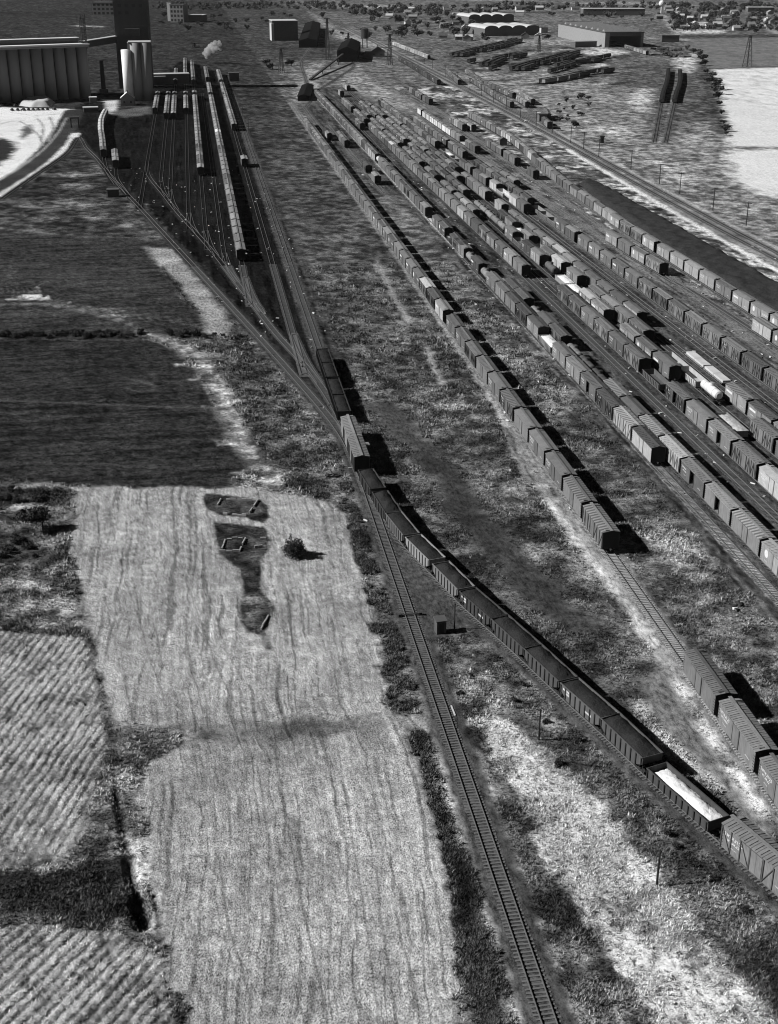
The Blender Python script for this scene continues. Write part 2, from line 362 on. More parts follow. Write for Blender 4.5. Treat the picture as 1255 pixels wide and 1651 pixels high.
    mk=(zone==5); tone[mk]*=(np.clip(1+1.7*(vnoise(x/.9,y/15,101)-.5)+1.1*(vnoise(x/.7,y/1.6,102)-.5),.3,2.2)*np.where(vnoise(x/.8,y/1.1,103)>.955,2.6,1))[mk]
    # bright cinder shoulder beside the main line and the track beds
    line(offset(MAIN[:9],2.3),6.6,.24,GV,.8,1.5,.5,None,0.,1.,True)
    line([(188.2,330),(188.5,400),(189.5,470),(191.5,540),(194.,610),(196.5,680)],1.3,.7,GV,.7,1.2,.3,None,None,1.,True)
    line([(192.5,60),(192.6,330),(193,400)],.9,.45,GV,.7,1.,.3,None,None,1.,True)
    line([(190,60),(190,330)],1.4,.5,GV,.9,1.5,.4,None,None,1.,True)
    line([(202.6,60),(203,400),(205,560),(208.5,700),(211,800)],1.,.36,GV,.8,1.2,.4,None,None,.9,True)
    # coal-train side: dark cinder road and fill
    poly([(575,770),(605,800),(650,870),(710,935),(790,1000),(860,1062),(760,1040),(735,1030),(705,1030),(690,1060),(650,985),(610,860)],.07,GV,1.2,2,.4,5)
    line([(612,655),(655,695),(700,750),(745,815),(790,870),(840,920),(890,975),(930,1005)],3.2,.05,GV,1.6,4,.5,4,None,.85)
    line([(930,1005),(975,1040),(1030,1075),(1065,1090)],2.6,.08,GR,2,3,.4,None,None,.6)
    poly([(1035,1095),(1065,1080),(1085,1090),(1120,1140),(1165,1200),(1215,1265),(1255,1330),(1255,1380),(1190,1310),(1110,1215),(1045,1150)],.17,GV,1.5,2.5,.4,4)
    poly([(1015,1120),(1050,1150),(1105,1215),(1160,1270),(1130,1270),(1060,1200)],.5,GR,1.2,2,.6)
    line([(1095,1100),(1130,1160),(1175,1230),(1230,1310)],1.,.5,GR,.9,1.4,.7)
    # pale walking paths beside the long string
    u=[(590,318),(613,362),(655,428),(703,500),(760,583),(802,652),(850,755),(900,826),(965,915),(1010,970),(1050,1035)]
    line(u,1.2,.5,GV,.9,1.6,.6,4)
    line([(715,520),(765,590),(810,660),(870,745),(930,832),(975,900),(1010,950),(1060,1025),(1100,1095)],1.3,.26,GV,1.2,2,.6,4)
    line([(607,420),(640,485),(662,520)],.8,.26,GV,.8,1.2,.5)
    line([(687,560),(705,600),(715,620)],.8,.28,GV,.8,1.2,.5)
    line([(815,690),(840,740),(862,775)],.9,.08,GV,1.,1.5,.5)
    for q in ((700,660,26,5),(745,655,18,3),(650,548,30,12),(880,575,20,8),(905,625,25,10),(1075,860,45,18),(895,745,30,20),(1100,905,35,25),(845,800,30,25),(1105,950,40,20)):
        a,b,c,d=q; poly([(a-c,b),(a,b-d),(a+c,b),(a,b+d)],.27,GR,3,4,.7,None,None,.7)
    # --- left fields
    P1=[(-60,541),(0,545),(130,550),(240,548),(270,560),(305,572),(296,590),(315,594),(308,606),(335,625),(338,645),(362,672),(372,700),(390,728),(404,745),(415,752),(375,768),(372,786),(200,784),(110,779),(0,770),(-60,768)]
    P2=[(-60,373),(0,375),(160,380),(235,388),(262,440),(300,490),(335,520),(345,545),(300,548),(260,543),(200,548),(130,548),(0,543),(-60,540)]
    ii,d=poly(P2,.043,PL,.6,2.,.4,1)
    for q in ([(5,484),(45,474),(62,460),(70,482),(40,484)],[(63,484),(79,476),(82,483)],[(86,494),(115,486),(117,491),(100,495)],[(152,508),(190,499),(197,510)],[(198,500),(215,508),(200,512)]):
        poly(q,.3,GR,.3,.4,.3)
    for k_ in range(26):
        a_=120+k_*9.; b_=497+.16*(a_-120)*.9; line([(a_-3,b_-9),(a_+1,b_-3),(a_+7,b_+2)],.35,.09 if k_%2 else .018,PL,.3,.3,.3)
    for k_ in range(16):
        a_=4+k_*4.2; line([(a_-2,462+.2*k_),(a_+2,469),(a_-1,474)],.4,.02 if k_%2 else .07,PL,.4,.3,.3)
    line([(0,492),(75,490),(150,505),(205,520),(240,545)],1.2,.11,GR,1.2,2,.4)
    line([(75,484),(150,497),(215,506),(260,512),(330,530)],1.6,.085,PL,1.5,2.5,.8)
    ii,d=poly(P1,.033,PL,.35,1.6,.4,1)
    ii=np.nonzero(p>.4)[0]; tone[ii]*=np.clip(1+1.3*(fbm(x[ii]/1.6,y[ii]/1.1,121,2)-.5)+1.1*(vnoise(x[ii]/14,y[ii]/.9,122)-.5)+.8*(vnoise(x[ii]/.5,y[ii]/.7,123)-.5),.35,2.2); z[ii]+=p[ii]*.22*(vnoise(x[ii]/.9,y[ii]/.9,124)-.5)
    for a_,b_,w_ in ((318,574,26),(300,588,-20),(322,600,18),(316,611,-16),(348,640,14),(342,655,-18),(378,704,16),(372,716,-22),(402,742,18),(396,762,-26),(420,751,22),(380,778,26)):
        poly([(a_-12,b_-3),(a_-12,b_+3),(a_+abs(w_),b_+1),(a_+abs(w_)*.8,b_-1.5)] if w_>0 else [(a_+14,b_-3),(a_+14,b_+3),(a_-abs(w_),b_+1.5),(a_-abs(w_)*.9,b_-1)],.033 if w_>0 else .24,PL if w_>0 else GR,.3,.6,.3)
    line([(0,646),(120,650),(240,655),(350,658)],.5,.09,PL,.6,.8,.4)
    line([(200,625),(230,632),(250,622),(215,612)],.5,.085,PL,.6,.5,.4)
    line([(0,745),(150,748),(300,757)],.5,.06,PL,.6,.8,.4)
    line([(368,670),(382,690),(400,720)],.35,.4,GV,.35,.3,.3)
    poly([(345,708),(370,705),(375,712),(355,716)],.2,GR,.8,1,.3)
    poly([(-40,778),(125,780),(120,790),(-40,786)],.2,GR,.8,1,.4)
    line([(240,540),(275,552),(318,575),(350,620),(372,668),(395,715),(425,755),(445,785)],2.1,.26,GR,1.8,2.5,.6,4)
    line([(265,545),(320,560),(345,600)],1.1,.2,GR,1.2,2,.6)
    poly([(395,760),(440,745),(470,795),(540,810),(530,835),(420,800),(372,790)],.3,GR,2,3,.6)
    poly([(235,398),(285,402),(300,430),(340,470),(360,505),(374,522),(368,545),(338,538),(322,500),(290,460),(260,430)],.32,GV,1.5,3,.5,4)
    line([(262,430),(292,470),(318,505)],.7,.04,GR,.9,1.5,.5)
    # pale stubble
    U1=[(125,784),(395,788),(470,798),(530,812),(558,833),(575,890),(597,980),(625,1120),(634,1152),(450,1166),(300,1172),(210,1166),(176,1166),(163,1120),(150,1050),(136,980),(112,900)]
    U2=[(455,1190),(655,1172),(680,1250),(705,1350),(722,1450),(736,1560),(748,1690),(312,1690),(285,1580),(258,1480),(236,1390),(227,1300),(228,1255),(245,1225),(300,1204)]
    for U in (U1,U2):
        ii,d=poly(U,.35,SB,.5,2.6,.2,2,0.)
    poly([(300,1168),(440,1164),(634,1150),(712,1148),(706,1182),(655,1176),(455,1196),(300,1210)],.24,SB,1.4,3,.7,2)
    poly([(290,1172),(400,1166),(520,1162),(540,1172),(455,1192),(290,1208)],.14,SB,1.6,3.5,.7,2,None,.85)
    poly([(176,1166),(300,1174),(400,1175),(380,1190),(300,1204),(235,1226),(180,1215)],.12,GR,1.5,3,.6)
    # row coordinate of the stubble: distance from its curved right edge
    E1=catmull([at(a,b) for a,b in [(540,780),(560,835),(575,890),(597,980),(625,1120),(655,1172),(680,1250),(705,1350),(722,1450),(736,1560),(750,1700)]],6.)
    ii=np.nonzero(s>.05)[0]; dd=pdist(E1,x[ii],y[ii],False); row[ii]=dd+wx[ii]*1.2
    tone[ii]*=1+s[ii]*(.30*(vnoise(row[ii]/1.9,y[ii]/24,77)-.5)+.3*(vnoise(row[ii]/.7,y[ii]/9,78)-.5)+.5*(fbm(x[ii]/1.0,y[ii]/1.3,79,2)-.5)+.5*(fbm(x[ii]/7,y[ii]/9,80,3)-.5))
    poly([(228,1310),(262,1245),(310,1208),(455,1190),(470,1215),(440,1265),(340,1285),(290,1340),(262,1420),(240,1400)],.2,SB,4,4,.5,None,None,.75)
    poly([(180,1160),(240,1130),(330,1140),(400,1160),(455,1166),(300,1175)],.22,SB,3,4,.5,None,None,.6)
    poly([(150,1000),(250,1020),(270,1100),(200,1130),(165,1110)],.29,SB,5,6,.5,None,None,.6)
    for q in ([(262,1300),(272,1400),(300,1520),(335,1651)],[(285,1290),(297,1400),(330,1530),(365,1651)],[(330,1290),(335,1360),(352,1470),(385,1600)],[(415,1230),(430,1330),(450,1450),(470,1560),(490,1651)],[(545,1210),(565,1330),(585,1450),(600,1560),(612,1651)],[(170,960),(185,1040),(205,1120)],[(215,930),(232,1030),(262,1120)],[(185,860),(200,930),(230,1010)],[(290,900),(320,990),(352,1080),(380,1140)],[(340,960),(365,1050),(410,1120)],[(450,1040),(455,1150)],[(520,900),(545,1010),(570,1130)],[(590,1230),(620,1350),(650,1480)]):
        line(q,.05,.1,SB,.13,.3,.3,None,None,.9)
    poly([(236,1390),(300,1400),(345,1500),(395,1690),(312,1690),(285,1580),(258,1480)],.22,SB,4,4,.5,None,None,.6)
    ii=np.nonzero((s>.5)&(y<300)&(x<30))[0]; st_=vnoise(row[ii]/.42,y[ii]/26,131); st2=vnoise(row[ii]/.3+40,y[ii]/11,132); tone[ii]*=np.where(st_>.8,.55,1.)*np.where(st2>.86,.6,1.)*np.where(st2<.1,1.3,1.)*(1+.75*(vnoise(x[ii]/.22,y[ii]/.4,133)-.5))
    for q in ([(440,1170),(452,1260),(470,1360),(485,1440),(505,1540),(530,1651)],[(195,1050),(205,1120),(216,1165)],[(300,1020),(312,1090),(330,1150)],[(250,1010),(262,1080)],[(605,1400),(622,1520),(640,1651)],[(355,1380),(365,1470),(400,1600)],[(640,1470),(665,1580),(680,1651)]):
        line(q,.1,.1,SB,.16,.5,.3,None,None,.9)
    # overgrown foundations in the stubble
    for q,t in (([(330,795),(350,797),(420,806),(436,818),(436,832),(425,842),(400,836),(355,832),(335,822),(326,808)],.035),
                ([(340,842),(425,848),(437,870),(433,888),(420,905),(418,925),(422,955),(436,968),(443,985),(436,1008),(424,1024),(400,1020),(388,1000),(390,968),(396,955),(383,918),(356,892),(350,868)],.055)):
        poly(q,t,GR,.3,1.,.7)
    line([(437,880),(420,905),(418,930),(420,955),(436,970),(443,985)],.25,.02,GR,.4,.3,.3)
    line([(425,1022),(435,1045)],.3,.08,GR,.6,.6,.4)
    poly([(395,960),(415,955),(425,985),(415,1010),(398,1000)],.13,GR,1,1.5,.8)
    # corn stubble at the lower left
    poly([(-60,915),(112,900),(136,980),(146,1024),(-60,1010)],.2,GR,1,2,.6)
    CF=[(-60,1012),(0,1018),(140,1028),(152,1080),(167,1140),(172,1200),(150,1290),(135,1345),(90,1398),(0,1402),(-60,1402)]
    CB=[(-60,1492),(100,1490),(180,1500),(235,1520),(262,1560),(288,1690),(-60,1690)]
    for U,pa,pb,amp in ((CF,(0,1190),(120,1040),.13),(CB,(130,1640),(235,1530),.13)):
        ii,d=poly(U,.27,(.28,0,0),.5,1.,.3,3)
        A=np.array(at(*pa));B=np.array(at(*pb)); t=(B-A)/np.linalg.norm(B-A)
        q=(x[ii]-A[0])*t[1]-(y[ii]-A[1])*t[0]+wx[ii]*.14
        mk=np.clip(d/.9*.5+.5,0,1); ph2=q/1.27*2*math.pi; br=(.45+.55*vnoise(x[ii]/7,y[ii]/7,41))*np.clip((y[ii]-118)/22,.35,1) if U is CF else .5+.5*vnoise(x[ii]/6,y[ii]/6,41)
        fr=np.abs(((q+.35*(vnoise(x[ii]/2.5,y[ii]/2.5,47)-.5))/1.27)%1-.5)*2; sn=np.clip((fr-.42)*5,-1,.55)*br
        z[ii]+=mk*amp*sn; tone[ii]*=1+mk*.72*sn
        tone[ii]*=1+mk*1.1*(vnoise(x[ii]/.3,y[ii]/.45,43)-.5)+mk*1.3*(fbm(x[ii]/2.0,y[ii]/2.4,44,2)-.5)
    poly([(-60,1400),(90,1402),(150,1385),(205,1375),(215,1430),(228,1482),(130,1490),(-60,1478)],.035,GR,1.4,2,.5)
    line([(0,1398),(60,1402),(130,1388),(200,1372)],.45,.36,GR,.6,.8,.6)
    line([(205,1366),(130,1378),(60,1396)],.35,.03,GR,.5,.6,.3)
    line([(-20,1484),(100,1490),(200,1502),(240,1530)],.5,.10,GR,.6,.8,.6)
    poly([(150,1290),(172,1200),(190,1280),(205,1368),(130,1385),(95,1398)],.14,GR,1.2,2,.7)
    line([(192,1240),(205,1300),(222,1370),(238,1440),(250,1490)],1.1,.27,GR,1.1,1.4,.6)
    for q,w,dep in (([(188,1270),(196,1320),(203,1372)],.32,.55),([(208,1388),(214,1420),(221,1448)],.5,.8),([(221,1448),(228,1475),(232,1486)],.95,1.3),([(246,1440),(256,1490)],.35,.4)):
        ii,d=line(q,w,.02,GR,.5,.5,.3); z[ii]-=dep*np.clip(d/.5*.5+.5,0,1)
    line([(110,900),(135,980),(150,1050),(163,1120),(176,1166),(185,1230)],.5,.07,GR,.8,1.2,.6,None,None,.8)
    # scrub at the left edge
    poly([(-60,784),(110,788),(113,815),(60,815),(0,810),(-60,810)],.03,GR,1,1.6,.7)
    poly([(-60,812),(112,818),(112,880),(-60,905)],.2,GR,1.2,2,.6)
    poly([(-60,850),(30,850),(75,868),(50,900),(-60,905)],.045,GR,2,3,.6)
    # verge of the straight track
    poly([(560,830),(598,838),(640,1000),(690,1135),(640,1146),(600,980),(577,890)],.085,GR,1.,1.8,.8)
    poly([(652,1176),(688,1200),(715,1300),(760,1440),(800,1560),(812,1690),(762,1690),(742,1560),(724,1440),(700,1330),(672,1230)],.03,GR,.8,1.6,.6)
    line([(715,1190),(740,1300),(775,1400),(815,1520),(850,1640)],1.0,.22,GR,1.,1.4,.7)
    poly([(705,1195),(722,1190),(735,1235),(722,1250)],.6,GR,1.,1.4,.5)
    # bright strip of corn trash
    BS=[(768,1160),(790,1190),(815,1240),(845,1290),(875,1355),(904,1420),(950,1480),(1000,1550),(1030,1610),(1050,1690),(1248,1690),(1220,1650),(1148,1551),(1049,1419),(950,1287),(880,1212),(845,1175),(800,1157)]
    poly([(760,1170),(800,1260),(850,1370),(920,1500),(1000,1620),(1020,1690),(900,1690),(860,1560),(810,1420),(775,1280)],.13,GR,1.2,2,.6)
    poly(BS,.85,GR,1.0,2.4,.35,6)
    ii=np.nonzero(zone==6)[0]; qn=fbm(x[ii]/1.1,y[ii]/1.1,91,2); tone[ii]*=np.clip(.75+2.2*(qn-.38),.2,1.2)*np.where(vnoise(x[ii]/.34,y[ii]/.5,92)>.84,.18,1.12)
    line([(830,1170),(880,1225),(960,1305),(1050,1412),(1120,1505),(1200,1595),(1270,1690)],.8,.7,GR,.9,.9,.3)
    line([(770,1165),(800,1160),(830,1170)],.9,.7,GR,1.,1.2,.4)
    poly([(745,1010),(800,1040),(860,1100),(940,1180),(1010,1250),(1100,1340),(1180,1410),(1255,1470),(1255,1640),(1130,1500),(1060,1405),(960,1300),(880,1215),(830,1165),(770,1150),(735,1110),(715,1040)],.17,GR,1.2,2.5,.6)
    # --- lot and roads near the elevator
    poly([(-40,172),(118,176),(112,205),(85,240),(60,262),(0,292),(-40,300)],.8,GV,2.5,6,.25,4)
    poly([(-40,240),(0,222),(25,228),(28,240),(0,268),(-40,272)],.035,GV,2.5,5,.4)
    poly([(36,205),(52,200),(54,213),(40,225),(32,220)],.12,GV,2,4,.4)
    line([(120,178),(100,215),(70,252),(30,285),(-20,312)],6.5,.045,GV,1.2,1.5,.4,4)
    for q_ in ([(108,190),(88,222),(62,248),(25,275),(0,288)],[(20,182),(60,186),(100,184)],[(0,200),(30,195),(60,215),(70,235)],[(60,190),(70,205),(66,228)],[(80,188),(86,205),(78,228)]): line(q_,.7,.3,GV,.7,1.,.4)
    line([(122,215),(108,238),(75,268),(40,292),(0,316)],2.6,.6,GV,.9,1.5,.4)
    poly([(165,160),(192,160),(192,160),(186,184),(175,184)],.5,GV,2,3,.4,4); poly([(176,182),(186,178),(240,172),(246,184),(200,190)],.1,GV,3,6,.4)
    for q in ((105,330,70,10),(130,300,40,6),(120,282,50,4),(75,352,40,8),(190,365,20,8),(150,350,30,8),(160,270,12,12),(215,335,14,6),(140,375,22,6)):
        a,b,c,dq=q; poly([(a-c,b),(a,b-dq),(a+c,b),(a,b+dq)],.26,GR,4,8,.7,None,None,.75)
    poly([(60,360),(110,345),(240,372),(235,386),(60,376)],.06,GR,3,6,.6,None,None,.8)
    # --- far right fields
    poly([(1152,112),(1300,108),(1300,236),(1180,236),(1165,190)],.68,SB,4,7,.15,2)
    poly([(1172,244),(1300,238),(1300,322),(1215,310),(1185,285)],.72,SB,5,10,.15,2)
    poly([(1105,57),(1300,57),(1300,108),(1130,110)],.16,SB,4,6,.12,2)
    poly([(1040,110),(1055,160),(1045,215),(1105,220),(1135,130),(1125,90),(1085,95)],.1,GR,8,12,.4)
    for k_ in range(34):
        a_=RNG.uniform(745,1040); b_=RNG.uniform(78,142); poly([(a_-RNG.uniform(8,40),b_+RNG.uniform(0,6)),(a_,b_-RNG.uniform(1.5,4)),(a_+RNG.uniform(8,40),b_-RNG.uniform(0,7)),(a_,b_+RNG.uniform(1.5,4))],RNG.choice((.04,.05,.06,.3,.4)),GR,4,8,.5,None,None,.85)
    for q,t in (([(1020,150),(1042,142),(1048,165),(1038,180),(1020,170)],.6),([(950,200),(1010,210),(1015,225),(955,215)],.42),([(1085,95),(1125,85),(1120,115),(1100,120)],.5),([(1105,215),(1130,218),(1115,235)],.5),
                ([(1040,250),(1090,265),(1120,300),(1085,290)],.38),([(925,170),(945,190),(940,200)],.35),([(970,75),(1010,85),(980,92),(930,85)],.5),([(1095,35),(1165,36),(1165,42),(1095,42)],.42),([(1090,46),(1170,48),(1165,54),(1095,54)],.5),([(905,60),(970,75),(960,82),(900,68)],.4)):
        poly(q,t,GR,6,10,.4,None,None,.85)
    mk=(x>380)&(s>.5); tone[mk]*=(1+.9*(fbm(x/5,y/13,111,3)-.5)+.3*(vnoise(x/2,y/5,112)-.5))[mk]
    line([(1215,25),(1230,40),(1255,55)],5,.3,GV,4,5,.3,4); line([(1070,25),(1090,50),(1105,65)],4,.3,GR,5,8,.3)
    line([(965,245),(1000,262),(1012,285)],1.5,.34,GR,2,3,.5)
    for q in ([(1072,160),(1062,195),(1055,230)],[(1085,160),(1078,195),(1073,230)]): line(q,1.1,.2,GR,1.5,1.5,.5)
    line([(1130,100),(1150,160),(1168,215)],4,.055,GR,4,5,.5)
    for q,t in (([(480,140),(497,105),(512,105),(508,140),(498,165),(480,165)],.33),([(545,135),(570,100),(580,105),(600,130),(640,150),(700,185),(640,180),(575,150)],.24),([(500,18),(540,45),(580,60),(640,80),(600,78),(540,60)],.28),
                ([(90,44),(130,40),(175,43),(140,47),(100,48)],.4),([(0,55),(60,40),(190,45),(190,90),(0,110)],.06)):
        poly(q,t,GR,6,10,.4,None,None,.8)
    for k in range(46):   # far patchwork beyond the yard
        a=RNG.uniform(250,1300); b=RNG.uniform(1500,3900); c=RNG.uniform(25,120); dq=RNG.uniform(20,90)
        poly([(a-c,b-dq),(a+c,b-dq*.8),(a+c*.9,b+dq),(a-c,b+dq)],RNG.uniform(.05,.24),GR,12,15,.4,None,None,.8,True)
    for k in range(20):
        a=RNG.uniform(-750,220); b=RNG.uniform(1750,3900); c=RNG.uniform(40,160); dq=RNG.uniform(20,80)
        poly([(a-c,b-dq),(a+c,b-dq*.8),(a+c*.9,b+dq),(a-c,b+dq)],RNG.uniform(.03,.15),GR,14,20,.4,None,None,.8,True)
    # --- track beds last
    bed=np.zeros(nv,bool)
    for k,(pts,ties,t,w) in TR.items():
        P=TP[k].p; ii=sub(P,w+2)
        d=w+wx2[ii]*.6-pdist(P[::2] if len(P)>30 else P,x[ii],y[ii],False)
        lay(ii,d/.5*.5+.5,t,GV,.4,5,.06); bed[ii[d>-.6]]=True
    mk=(x<66)&(y>400)&(zone==0); tone[mk]*=(1-.36*np.clip((y-400)/150,0,1)*g)[mk]
    fl_=vnoise(x/.7,y/.9,141); tone*=1+g*np.clip(3.*(m2-.5)+2.3*(sm-.5),-.62,1.5)+g*np.where(fl_>.9,1.1,0)*(y<420)
    tex=np.stack([np.clip(g,0,1),np.clip(s,0,1),np.clip(p,0,1),np.ones(nv)],1)
    # faces, split by zone so every kind of ground is its own object
    i0=(np.arange(nr-1)[:,None]*npz+np.arange(npz-1)[None,:]).ravel()
    F=np.stack([i0,i0+1,i0+npz+1,i0+npz],1)[:, ::-1]
    co=np.stack([x,y,z],1); fz=zone[F[:,0]]
    names={0:'ground',1:'ploughed_field',2:'stubble_field',3:'corn_field',4:'dirt_road',5:'track_bed',6:'stalk_strip'}
    for k,nm in names.items():
        f=F[fz==k]
        if len(f)==0: continue
        used,inv=np.unique(f.ravel(),return_inverse=True)
        me=npmesh(nm,co[used],inv.reshape(f.shape),M['ground'],(('tone',tone[used]),('tex',tex[used]),('row',row[used])),True)
        struct(link(nm,me))
    return x,y,z,tone,g,s,zone,bed,cell,rr.ravel()
GX,GY,GZ,GT,GG,GS,GZONE,GBED,GCELL,GRR=make_ground()
# country beyond the surveyed sheet
mb=MB(); mb.poly([(-9000,-600,-1.6),(9000,-600,-1.6),(9000,14000,-1.6),(-9000,14000,-1.6)],[(0,1,2,3)],simple('far_country',.1,.8,.004)); struct(mb.build('terrain'))
# ------------------------------------------------------------------ railway tracks
def make_track(i,k,pts,ties,w):
    P=TP[k]; dz=.0012*i
    step=4.
    n=max(2,int(P.L[-1]/step)); t=np.linspace(0,P.L[-1],n); c=np.array([P.pos(q) for q in t])
    keep=np.array([seen(a,b,150) for a,b in c])
    if keep.sum()<2: return
    lo,hi=np.nonzero(keep)[0][[0,-1]]; c=c[lo:hi+1]; t=t[lo:hi+1]
    T=np.gradient(c,axis=0); T/=np.linalg.norm(T,axis=1)[:,None]; Nn=np.stack([T[:,1],-T[:,0]],1)
    root=D.objects.new('railway_track',None); C.objects.link(root); root['kind']='structure'; root['label']='railway track: '+k
    del root['label']
    for s in (-1,1):
        co=[];F=[]
        for j in range(len(c)):
            for a,b in ((-.045,.12),(.045,.12),(.045,.30),(-.045,.30)):
                q=c[j]+Nn[j]*(s*.75+a); co.append((q[0],q[1],b+dz))
        for j in range(len(c)-1):
            for e in range(4): F.append((j*4+e,j*4+(e+1)%4,j*4+4+(e+1)%4,j*4+4+e))
        o=link('rail',npmesh('rail',np.array(co),np.array(F),M['rail']),root)
    if ties:
        nt=int((t[-1]-t[0])/.58); tt=t[0]+np.arange(nt)*.58; cc=np.stack([np.interp(tt,P.L,P.p[:,0]),np.interp(tt,P.L,P.p[:,1])],1)
        Tt=np.stack([np.interp(tt,t,T[:,0]),np.interp(tt,t,T[:,1])],1); Tt/=np.linalg.norm(Tt,axis=1)[:,None]
        m=(cc[:,1]<430)&np.array([seen(a,b,30) for a,b in cc]); cc=cc[m];Tt=Tt[m]
        if len(cc):
            Nt=np.stack([Tt[:,1],-Tt[:,0]],1); m=len(cc)
            an=RNG.normal(0,.03,m); Nr=Nt+Tt*an[:,None]; off=RNG.normal(0,.05,m)[:,None]
            co=np.zeros((m,8,3)); k2=0
            zt=RNG.uniform(.10,.145,m)
            for zb in (0,1):
                for a,b in ((-1,-1),(1,-1),(1,1),(-1,1)):
                    q=cc+Nr*(a*1.3+off)+Tt*(b*.12); co[:,k2,:2]=q; co[:,k2,2]=(zt if zb else 0.)+dz; k2+=1
            base=(np.arange(m)*8)[:,None,None]; f=np.array([(4,5,6,7),(0,1,5,4),(1,2,6,5),(2,3,7,6),(3,0,4,7)])[None]
            o=link('tie',npmesh('tie',co.reshape(-1,3),(base+f).reshape(-1,4),M['tielight' if ties==2 else 'tie']),root); o['kind']='stuff'
for i,(k,(pts,ties,t,w)) in enumerate(TR.items()): make_track(i,k,pts,ties,w)

# ------------------------------------------------------------------ freight cars
ZT=.30                      # rail top
def wheel_mesh(y):
    mb=MB(); mb.bar((-1.05,y,ZT+.42),(1.05,y,ZT+.42),.14,.14,M['under'])
    for s in (-1,1): mb.cyl((s*.70,y,ZT+.42),(s*.82,y,ZT+.42),.42,12,M['under'])
    return mb
WHEELS=[wheel_mesh(y).mesh('wheelset') for y in (-.84,.84)]
def truck_mesh(wheels=True):
    mb=MB()
    if wheels:
        for y in (-.84,.84):
            w_=wheel_mesh(y); mb.poly(w_.v,w_.f,M['under'])
    for s in (-1,1):
        mb.box(s*.93-.07,s*.93+.07,-1.2,1.2,ZT+.32,ZT+.62,M['under']); mb.box(s*.93-.09,s*.93+.09,-.3,.3,ZT+.22,ZT+.75,M['under'])
    mb.box(-.9,.9,-.18,.18,ZT+.4,ZT+.72,M['under'])
    return mb.mesh('truck')
TRUCK=truck_mesh(); FRAME=truck_mesh(False)
def put_truck(t,y,near):
    o=link('truck',FRAME if near else TRUCK,t,(0,y,0))
    if near:
        for w_ in WHEELS: link('wheelset',w_,o)
def under_mesh(L):
    mb=MB(); h=L/2
    mb.box(-.25,.25,-h+.1,h-.1,ZT+.62,ZT+.88,M['under'])
    mb.box(-.55,.35,-.9,.7,ZT+.25,ZT+.6,M['under']); mb.cyl((.6,-1.6,ZT+.5),(.6,-.6,ZT+.5),.2,8,M['under'])
    for s in (-1,1): mb.box(-.12,.12,s*(h+.35)-.38,s*(h+.35)+.38,ZT+.55,ZT+.82,M['under'])
    return mb.mesh('underframe')
def roof_mesh(L,W,z0,z1,mat,rib):
    mb=MB(); h=L/2+.06; w=W/2+.1
    pts=[(-w,z0),(-w,z0+.10),(-w*.5,z0+.10+(z1-z0-.1)*.56),(0,z1),(w*.5,z0+.10+(z1-z0-.1)*.56),(w,z0+.10),(w,z0)]
    vs=[(a,-h,b) for a,b in pts]+[(a,h,b) for a,b in pts]; n=len(pts)
    mb.poly(vs,[(i,n+i,n+(i+1)%n,(i+1)%n) for i in range(n)]+[],mat)
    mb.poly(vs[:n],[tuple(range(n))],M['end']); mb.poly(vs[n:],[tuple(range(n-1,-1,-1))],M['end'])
    if rib:
        k=int(L/.93)
        for j in range(1,k):
            y=-L/2+j*L/k
            for s in (-1,1): mb.bar((s*w*.97,y,z0+.16),(s*.3,y,z1+.01),.07,.08,mat)
    return mb.mesh('roof')
def board_mesh(L,z):
    mb=MB()
    mb.box(-.26,.26,-L/2-.3,L/2+.3,z+.10,z+.15,M['roof'])
    k=8
    for j in range(k+1): mb.box(-.2,.2,-L/2+j*L/k-.05,-L/2+j*L/k+.05,z-.05,z+.10,M['roof'])
    for s in (-1,1): mb.box(.26 if s>0 else -1.1,1.1 if s>0 else -.26,s*(L/2-.5)-.22,s*(L/2-.5)+.22,z+.02,z+.06,M['roof'])
    return mb.mesh('running_board')
def side_box(L,W,z0,z1,mat,doorw=None,inner=None):
    """car body; doorw opens a doorway on both sides"""
    mb=MB(); h=L/2; w=W/2
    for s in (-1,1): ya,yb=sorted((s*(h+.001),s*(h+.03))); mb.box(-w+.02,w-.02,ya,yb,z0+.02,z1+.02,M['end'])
    if not doorw: return mb.box(-w,w,-h,h,z0,z1,mat)
    d=doorw/2
    mb.box(-w,w,-h,h,z0,z0+.08,mat); mb.box(-w,w,-h,-h+.08,z0+.08,z1,mat); mb.box(-w,w,h-.08,h,z0+.08,z1,mat)
    for s in (-1,1):
        a,b=(w-.07,w) if s>0 else (-w,-w+.07)
        mb.box(a,b,-h+.08,-d,z0+.08,z1,mat); mb.box(a,b,d,h-.08,z0+.08,z1,mat)
    return mb
def door_mesh(s,W,w,z0,z1,mat,shift=0.):
    mb=MB(); x=s*(W/2+.06); mb.box(x-.03,x+.03,shift-w/2,shift+w/2,z0+.1,z1-.14,mat)
    for zz in (z0+.35,(z0+z1)/2,z1-.5): mb.box(x-.05,x+.05,shift-w/2+.1,shift+w/2-.1,zz-.05,zz+.05,mat)
    return mb.mesh('door')
def rail_trim(W,L,z0,z1,w,dark):
    mb=MB()
    for s in (-1,1):
        x=s*(W/2+.05); mb.box(x-.045,x+.045,-w/2-.2,w*1.5+.2,z1-.13,z1-.04,dark); mb.box(x-.045,x+.045,-w/2-.2,w*1.5,z0+.02,z0+.09,dark)
        for q in (-w/2-.14,w/2+.14): mb.box(x-.05,x+.05,q-.07,q+.07,z0+.1,z1-.14,dark)
        for y in (-L/2+.22,L/2-.22):
            for e in range(6): mb.box(s*(W/2+.04)-.03,s*(W/2+.04)+.03,y-.2,y+.2,z0+.3+e*.42,z0+.34+e*.42,dark)
    return mb
